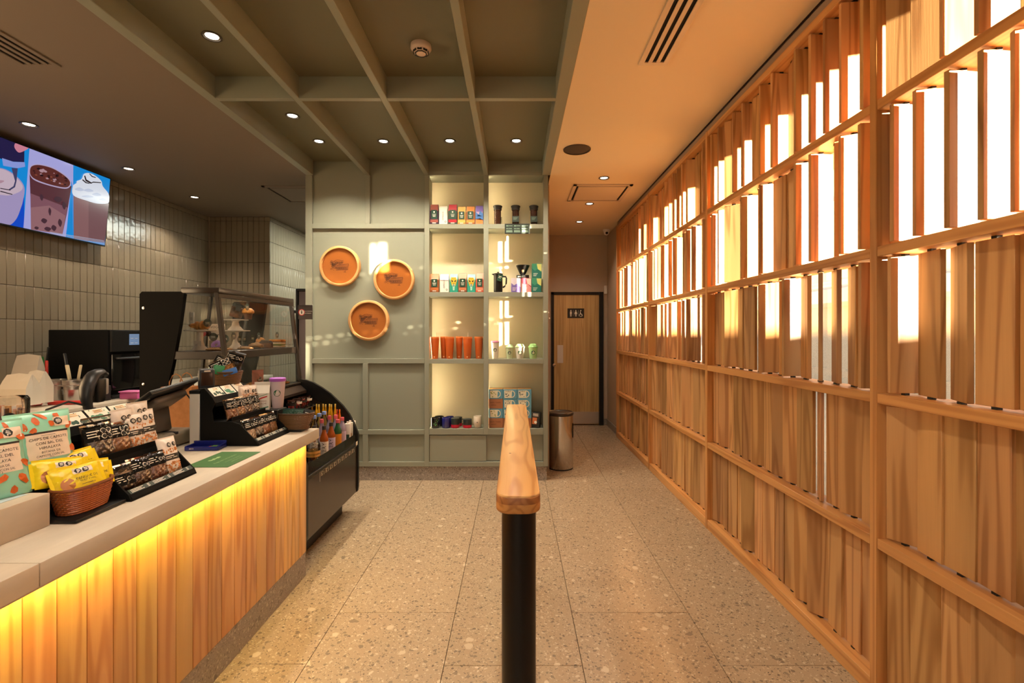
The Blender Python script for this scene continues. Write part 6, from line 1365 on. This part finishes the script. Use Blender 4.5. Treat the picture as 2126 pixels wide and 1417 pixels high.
coffee_bag(987.5, 1004, 567, SB, PM('coral foil', 206, 96, 70), PM('salmon foil', 220, 140, 110), M_green, 'coral coffee bag with green label at the right of the second left shelf', 'label')
# brewing jugs
M_smoke = plain('smoky jug', C(64, 38, 28), 0.15, alpha=0.85)
for i, (u, lab) in enumerate(((1033, 'cold brew jug with black lid, left of three, its green tag turned aside'), (1070.5, 'cold brew jug with black lid and green tag, middle of three'), (1108.5, 'cold brew jug with black lid and green tag, right of three'))):
    h = (465 - 423.5) / F * YI
    t = thing('cold_brew_jug', lab, 'jug', (SX(u), YI + 0.03, SA), group='cold brew jugs on the top right shelf')
    MB().lathe([(0.030, 0), (0.034, 0.004), (0.034, h * .74), (0.040, h * .86)], 28, cap=False).build('body', M_smoke, t); MB().lathe([(0.026, 0.003), (0.026, h * .8)], 20).build('filter', plain('brown filter', C(70, 40, 28), 0.5), t)
    for k in range(6): MB().box(-0.0012, 0.0012, -0.0275, -0.0262, 0.006, h * .7, Matrix.Rotation(R(-60 + 24 * k), 4, 'Z')).build('filter_rib', plain('rose steel', (0.6, 0.4, 0.34, 1), 0.3, 1.0), t)
    MB().lathe([(0.040, h * .78), (0.041, h * .90), (0.046, h * .93), (0.046, h * .985), (0.040, h), (0, h)], 28).build('lid', M_ink, t)
    a = R(40) if i == 0 else 0.0
    g = MB(); M_ = Matrix.Rotation(a, 4, 'Z'); g.bbox(-0.034, 0.034, -0.044, -0.041, h * .14, h * .44, 0.002, 1, M_) if i else g.bbox(0.036, 0.042, -0.03, 0.01, h * .08, h * .42, 0.002, 1); g.build('tag', M_dgreen, t)
    if i: k = MB(); [k.box(-0.024, 0.02 - 0.006 * q, -0.0446, -0.0442, h * (.36 - .055 * q), h * (.372 - .055 * q)) for q in range(3)]; k.build('tag_print', plain('sage print', C(140, 170, 150), 0.5), t)
    MB().tube([(-0.036, -0.012, h * .7), (-0.045, -0.02, h * .3), (-0.046, -0.022, 0.004)], 0.0015, 5).build('string', plain('string', C(190, 160, 110), 0.6), t)
t = thing('shelf_price_sign', 'small black framed price sign hanging at the front of the right shelf edge', 'sign', (X(1074), YS - 0.002, Z(475)))
ww, hh = 26 / F * YS, 10.5 / F * YS
MB().bbox(-ww, ww, -0.007, 0, -hh, hh, 0.002, 1).build('frame', M_ink, t); MB().box(-ww + 0.006, ww - 0.006, -0.0078, -0.007, -hh + 0.006, hh - 0.006).build('panel', M_dgreen, t); k = MB()
for c in range(3):
    x = -ww + 0.014 + c * (2 * ww - 0.016) / 3
    for (dx, dz, q, e) in ((0.0, .028, .022, .010), (0.026, .030, .036, .006), (0.0, .004, .022, .007), (0.026, .004, .03, .007), (0.0, -.014, .060, .007), (0, -.030, .062, .012)): k.box(x + dx, x + dx + q, -0.0084, -0.0078, dz - 0.004, dz - 0.004 + e * 0.8)
k.build('lettering', plain('sage print', C(140, 170, 150), 0.5), t)
# second right shelf
t = thing('french_press', 'tall black coffee press with side handle and green tag', 'coffee press', (SX(1034), YI + 0.03, SB)); h = (604 - 562) / F * YI
MB().lathe([(0.042, 0), (0.044, 0.004), (0.044, h * .86), (0.048, h * .93), (0.046, h * .95), (0.030, h * .97), (0, h * .98)], 32).build('body', M_black, t); MB().lathe([(0.006, h * .97), (0.006, h * 1.0), (0.012, h * 1.005), (0.012, h * 1.03), (0, h * 1.035)], 14).build('plunger', M_black, t)
MB().tube([(0.044, 0, h * .80), (0.075, 0, h * .80), (0.083, 0, h * .72), (0.080, 0, h * .45), (0.066, 0, h * .32), (0.046, 0, h * .26)], 0.008, 8).build('handle', M_black, t); MB().prism([(-0.046, h * .86), (-0.064, h * .93), (-0.046, h * .95)], -0.012, 0.012).build('spout', M_black, t)
mm = Matrix.Translation((0.020, -0.050, h * .72)) @ Matrix.Rotation(R(20), 4, 'Y'); MB().bbox(-0.024, 0.024, -0.0015, 0.0015, -0.034, 0.034, 0.002, 1, mm).build('tag', M_green, t); k = MB(); k.box(-0.016, 0.014, -0.0024, -0.0016, 0.008, 0.014, mm); k.box(-0.016, 0.008, -0.0024, -0.0016, -0.004, 0.000, mm); k.build('tag_print', M_paper, t)
def gift_box(u0, u1, v0, v1, z, cols, label, d=0.10, y=YI):
    a, b = xu(u0, y), xu(u1, y); h = (v1 - v0) / F * y; w = b - a; t = thing('gift_box', label, 'box', ((a + b) / 2, y + d / 2, z), group='coffee boxes on the second right shelf')
    MB().bbox(-w / 2, w / 2, -d / 2, d / 2, 0.0004, h, 0.0015, 1).build('box', cols[0], t); f = -d / 2 - 0.0006
    MB().poly([(-w * .48, f, h * .03), (w * .48, f, h * .03), (w * .48, f, h * .35), (w * .1, f, h * .62), (-w * .2, f, h * .5), (-w * .48, f, h * .66)]).build('wave_print', cols[1], t)
    MB().poly([(w * .0, f - .0004, h * .97), (w * .1, f - .0004, h * .62), (w * .48, f - .0004, h * .45), (w * .48, f - .0004, h * .97)][::-1]).build('corner_print', cols[2], t)
    k = MB(); [k.box(-w * .36, w * (.1 - .08 * q), f - 0.001, f - 0.0006, h * (.30 - .08 * q), h * (.33 - .08 * q)) for q in range(3)]; k.build('white_print', M_paper, t); return h
P1 = (PM('mist box', 214, 206, 216), PM('purple wave', 120, 104, 180), PM('blush corner', 226, 206, 210)); P2 = (PM('rose box', 196, 60, 80), PM('pink wave', 220, 150, 150), PM('cream corner', 236, 220, 210)); P3 = (PM('green box', 60, 140, 110), PM('teal wave', 30, 110, 100), PM('lime corner', 206, 206, 120))
ha = gift_box(1061, 1081.5, 575, 605, SB, P1, 'white coffee box with purple wave on the second right shelf'); gift_box(1082.5, 1103, 575, 605, SB, P2, 'rose coffee box with white band on the second right shelf')
hb = gift_box(1104, 1124, 575, 605, SB, P3, 'green and lime coffee box, lower of the stacked two'); gift_box(1104.5, 1124.5, 545, 575, SB + hb + 0.0004, P3, 'green and lime coffee box, upper of the stacked two')
t = thing('coffee_dripper', 'black cone coffee dripper in its stand, resting on two coffee boxes', 'dripper', (SX(1085) + 0.002, YI + 0.05, SB + ha + 0.0008)); h = 27 / F * YI
MB().lathe([(0.018, h * .24), (0.030, h * .36), (0.066, h * .95), (0.071, h), (0.066, h), (0.030, h * .42)], 32, cap=False).build('cone', M_black, t); MB().bbox(-0.062, 0.062, -0.045, 0.045, 0, h * .24, 0.004, 2).build('base', M_black, t); MB().bbox(-0.056, 0.0, -0.0462, -0.045, 0.006, h * .19, 0.0005).build('label', M_dgreen, t); k = MB(); k.box(-0.05, -0.02, -0.0468, -0.0462, 0.014, 0.018); k.box(-0.05, -0.012, -0.0468, -0.0462, 0.008, 0.011); k.build('label_print', M_paper, t)
mk = MB(); mk.poly([(0.012 * math.cos(2 * PI * i / 14), -0.0465, h * .55 + 0.016 * math.sin(2 * PI * i / 14)) for i in range(14)]); mk.build('round_mark', plain('bronze mark', C(120, 96, 66), 0.5), t)
# orange tumblers
M_orange = plain('orange tumbler', C(206, 98, 40), 0.22, coat=0.6); M_orl = plain('orange lid', C(216, 120, 50), 0.3)
for i, (u0, u1, dy, straw, lab) in enumerate(((893.5, 912, 0.0, 1, 'orange tumbler with straw, first on the shelf'), (914, 930, 0.06, 0, 'orange tumbler, second from the left, standing a little back'), (924, 943, 0.0, 0, 'orange tumbler, third from the left, in front of its neighbour'), (946, 961, 0.06, 0, 'orange tumbler, fourth from the left, standing a little back'), (961, 980.5, 0.0, 1, 'orange tumbler with straw, fifth from the left'), (985, 1003, 0.03, 0, 'orange tumbler at the right end of the shelf'))):
    y = YI + 0.0 + dy; x = xu((u0 + u1) / 2, y); r = (u1 - u0) / 2 / F * y; h = (744 - 698.5) / F * y
    t = thing('tumbler', lab, 'tumbler', (x, y, SC), group='orange tumblers on the third left shelf')
    MB().lathe([(r * .70, 0), (r * .72, 0.004), (r * .98, h * .93)], 32).build('body', M_orange, t); MB().lathe([(r * .99, h * .93), (r, h * .95), (r, h * .99), (r * .95, h), (0, h)], 32).build('lid', M_orl, t)
    if straw: MB().lathe([(0.003, h), (0.003, h + 0.045)], 10, c=(0.005, 0, 0)).build('straw', plain('clear straw', C(230, 220, 200), 0.3), t)
    e = MB(); e.lathe([(0.0, 0), (0.007, 0)], 12, M=Matrix.Translation((0, -r * .745, h * .09)) @ Matrix.Rotation(PI / 2, 4, 'X')); e.build('round_mark', plain('pale orange mark', C(230, 170, 110), 0.4), t)
# reusable cups
def cup(u0, u1, vt, z, body, lid, lab, dome, y=YI + 0.02, colr=None):
    x = xu((u0 + u1) / 2, y); r = (u1 - u0) / 2 / F * y; h = (744 - vt) / F * y; t = thing('reusable_cup', lab, 'cup', (x, y, z), group='reusable cups on the third right shelf')
    hb_ = h * (.74 if dome else .9); MB().lathe([(r * .66, 0), (r * .68, 0.003), (r * .92, hb_)], 28).build('cup', body, t)
    MB().lathe([(r * .93, hb_), (r, hb_ + 0.003), (r, hb_ + 0.009), (r * .88, hb_ + 0.012)] + ([(r * .84, hb_ + h * .10), (r * .70, h * .95), (r * .4, h), (0, h)] if dome else [(r * .8, h), (0, h)]), 28).build('lid', lid, t)
    emblem(t, '', lambda a, b, e: (lambda zz: Vector((a, -math.sqrt(max(1e-6, (r * (.68 + .24 * zz / hb_) + 0.001) ** 2 - a * a)) - e - 0.0004, zz)))(hb_ * .55 + b), r * 0.42, M_emb, M_white)
cup(1019, 1037, 707, SC, PM('white cup', 230, 226, 216), PM('rose lid', 206, 130, 180), 'white cup with flat pink lid and green emblem', False)
M_mintc = PM('mint cup', 176, 214, 150); M_mintl = PM('mint lid', 186, 220, 170)
cup(1049.5, 1066, 714, SC, PM('pale mint cup', 206, 222, 184), M_mintl, 'pale mint cup with domed lid, second from the left', True); cup(1069, 1090, 713, SC, PM('white cup', 230, 226, 216), M_mintl, 'white cup with pale mint domed lid', True); cup(1096.5, 1117, 713, SC, M_mintc, PM('deep mint lid', 150, 200, 130), 'mint green cup with domed lid at the right', True)
# mugs on the bottom left shelf
def mug(u, y, vt, vb_u, z, body, lab, low=None, lid=None, handle=True, print_=None, ang=-40, name='mug', cat='mug', w=22):
    r = w / 2 / F * y; h = H - (vt - V0) / F * y - z; t = thing(name, lab, cat, (xu(u, y), y, z), (0, 0, R(ang)), 'mugs and tumblers on the bottom left shelf')
    MB().lathe([(r * .86, 0), (r, 0.008), (r, h * .92), (r * .97, h), (r * .88, h), (r * .86, h * .3), (0, 0.01)], 28).build('body', body, t)
    if low: MB().lathe([(r * 1.006, 0.004), (r * 1.01, 0.01), (r * 1.01, h * .38)], 28, cap=False).build('lower_band', low, t)
    if lid: MB().lathe([(r * .98, h * .99), (r * 1.02, h), (r * 1.02, h * 1.05), (r * .9, h * 1.08), (0, h * 1.08)], 28).build('lid', lid, t)
    if handle: MB().tube([(r * .97, 0, h * .8), (r * 1.35, 0, h * .82), (r * 1.6, 0, h * .66), (r * 1.6, 0, h * .42), (r * 1.35, 0, h * .24), (r * .97, 0, h * .22)], 0.0055, 8).build('handle', body, t)
    if print_:
        rq = random.Random(2); k = MB()
        for i in range(8):
            a, zz = R(-90 - ang + rq.uniform(-55, 55)), h * rq.uniform(.2, .8); k.lathe([(0, 0), (0.006, 0)], 8, M=Matrix.Translation((r * 1.012 * math.cos(a), r * 1.012 * math.sin(a), zz)) @ Matrix.Rotation(a + PI / 2, 4, 'Z') @ Matrix.Rotation(PI / 2, 4, 'X'))
        k.build('leaf_print', print_, t)
    return t
M_mb = plain('black glaze', C(20, 20, 22), 0.1, coat=0.8); M_bl = plain('blue glaze', C(40, 44, 130), 0.12, coat=0.8); M_sl = plain('slate steel', C(44, 54, 54), 0.3); M_rd = plain('red band', C(186, 24, 50), 0.35)
pl = PM('leaf green', 70, 140, 80)
mug(904, YI, 866, 0, SDD, M_mb, 'black glazed mug with green leaf print, front of the pair at the left', None, None, True, pl, 75, w=18); mug(912, YI + 0.095, 863.5, 0, SDD, M_mb, 'black glazed mug behind the leaf printed one', None, None, True, None, 60, w=20)
mug(926, YI - 0.005, 866, 0, SDD, M_bl, 'deep blue glazed mug in front of its twin', None, None, False, None, 0, w=17); mug(934, YI + 0.09, 864, 0, SDD, M_bl, 'deep blue glazed mug standing behind its twin', None, None, True, None, 0, w=17)
mug(945, YI, 868.5, 0, SDD, M_sl, 'slate camping cup with red base, left one in front', M_rd, M_sl, False, w=17.5); mug(951, YI + 0.09, 866, 0, SDD, M_sl, 'slate camping cup with red base and handle, standing behind', M_rd, M_sl, True, None, 0, w=17); mug(970.5, YI, 870, 0, SDD, M_sl, 'slate camping cup with red base, on its own at the right', M_rd, M_sl, False, w=18)
t = thing('tumbler', 'white stainless tumbler at the right of the bottom left shelf', 'tumbler', (SX(991.5), YI, SDD), group='mugs and tumblers on the bottom left shelf'); h = 24.5 / F * YI
MB().lathe([(0.030, 0), (0.036, 0.006), (0.041, h * .5), (0.040, h * .94), (0.037, h), (0.033, h * .98), (0.03, h * .2), (0, 0.01)], 30).build('body', PM('warm white steel', 214, 204, 186, 0.25), t); MB().lathe([(0.0305, 0.0), (0.0365, 0.007), (0.0305, 0.009)], 30, cap=False).build('base_ring', M_steel, t); mk = MB(); mk.lathe([(0, 0), (0.007, 0)], 12, M=Matrix.Translation((0, -0.0415, h * .5)) @ Matrix.Rotation(PI / 2, 4, 'X')); mk.build('round_mark', M_grey, t)
# boxed mugs, three columns of four
M_bx = PM('sky blue box', 90, 150, 176); M_bxt = PM('tan box top', 206, 160, 100); M_bxk = PM('kraft box', 160, 104, 66); M_cream2 = PM('cream mug print', 226, 222, 196); M_lime = PM('lime print', 140, 160, 70)
place = ['left column', 'middle column', 'right column']; lev = ['bottom', 'second', 'third', 'top']
kraft = {(0, 0), (0, 2), (1, 0), (2, 0)}
for c in range(3):
    for r in range(4):
        u0 = 1014.6 + c * 29.6; a, b = xu(u0, YI) + 0.0025, xu(u0 + 29.0, YI) + 0.002; w = b - a; h = 19.9 / F * YI; d = 0.13; kr = (c, r) in kraft
        t = thing('mug_box', ('kraft brown lettered mug box, ' if kr else 'blue mug box with picture of a cup, ') + lev[r] + ' of the ' + place[c] + ' of the stack', 'box', ((a + b) / 2, YI - 0.015 + d / 2 + 0.0015 * ((c + r) % 2), SDD + r * (h + 0.0005)), group='stacked mug boxes on the bottom right shelf')
        MB().bbox(-w / 2, w / 2, -d / 2, d / 2, 0.0003, h, 0.0012, 1).build('box', M_bxk if kr else M_bx, t); f = -d / 2 - 0.0005
        if r == 3: MB().box(-w / 2 + 0.001, w / 2 - 0.001, -d / 2 + 0.001, d / 2 - 0.001, h, h + 0.0006).build('lid', M_bxt, t)
        k = MB()
        if kr:
            text_to(k, 'BEEN THERE', 0.0185, xz(-w * .02, h * .62, f)); text_to(k, 'SERIES', 0.0185, xz(-w * .16, h * .36, f)); k.build('lettering', PM('brown lettering', 84, 50, 32), t)
        else:
            MB().poly([(-w * .40, f, h * .10), (w * .10, f, h * .10), (w * .14, f, h * .88), (-w * .42, f, h * .88)]).build('cup_picture', M_cream2, t)
            hd = MB(); n = 12
            for i in range(n):
                a0, a1 = -PI * .55 + i * PI * 1.1 / n, -PI * .55 + (i + 1) * PI * 1.1 / n
                hd.add([(w * .12 + rr_ * math.cos(q), f - .0003, h * .5 + rr_ * 1.1 * math.sin(q)) for rr_, q in ((h * .34, a0), (h * .34, a1), (h * .26, a1), (h * .26, a0))], [(0, 1, 2, 3)])
            hd.build('handle_picture', M_cream2, t); rq = random.Random(c * 4 + r); l = MB()
            for i in range(9): x, z = rq.uniform(-w * .36, w * .06), rq.uniform(h * .2, h * (.66 if c else .8)); l.lathe([(0, 0), (rq.uniform(0.003, 0.007), 0)], 6, M=Matrix.Translation((x, f - 0.0006 - 0.00008 * i, z)) @ Matrix.Rotation(PI / 2, 4, 'X'))
            l.build('leaf_print', M_lime if c == 0 else plain('petrol print', C(50, 84, 96), 0.5), t)
            if c: text_to(k, 'PUEBLA', 0.017, xz(-w * .14, h * .78, f - .0006)); k.build('lettering', M_ink, t)
t = thing('capsule_box', 'small black box with orange picture leaning at the right of the mug boxes', 'box', (SX(1112.5), YI + 0.012, SDD + 0.0035), (0, R(4), R(-14))); h = 31 / F * YI
MB().bbox(-0.040, 0.040, -0.03, 0.03, 0.0, h, 0.0015, 1).build('box', M_ink, t); MB().bbox(-0.034, 0.012, -0.0308, -0.0302, h * .22, h * .66, 0.0003).build('picture', PM('copper picture', 196, 110, 60), t); k = MB(); k.lathe([(0, 0), (0.014, 0)], 14, M=Matrix.Translation((0.0, -0.0312, h * .36)) @ Matrix.Rotation(PI / 2, 4, 'X')); [k.box(-0.03, 0.024, -0.0308, -0.0302, h * (.76 + .07 * q), h * (.79 + .07 * q)) for q in range(3)]; k.build('white_print', M_paper, t)
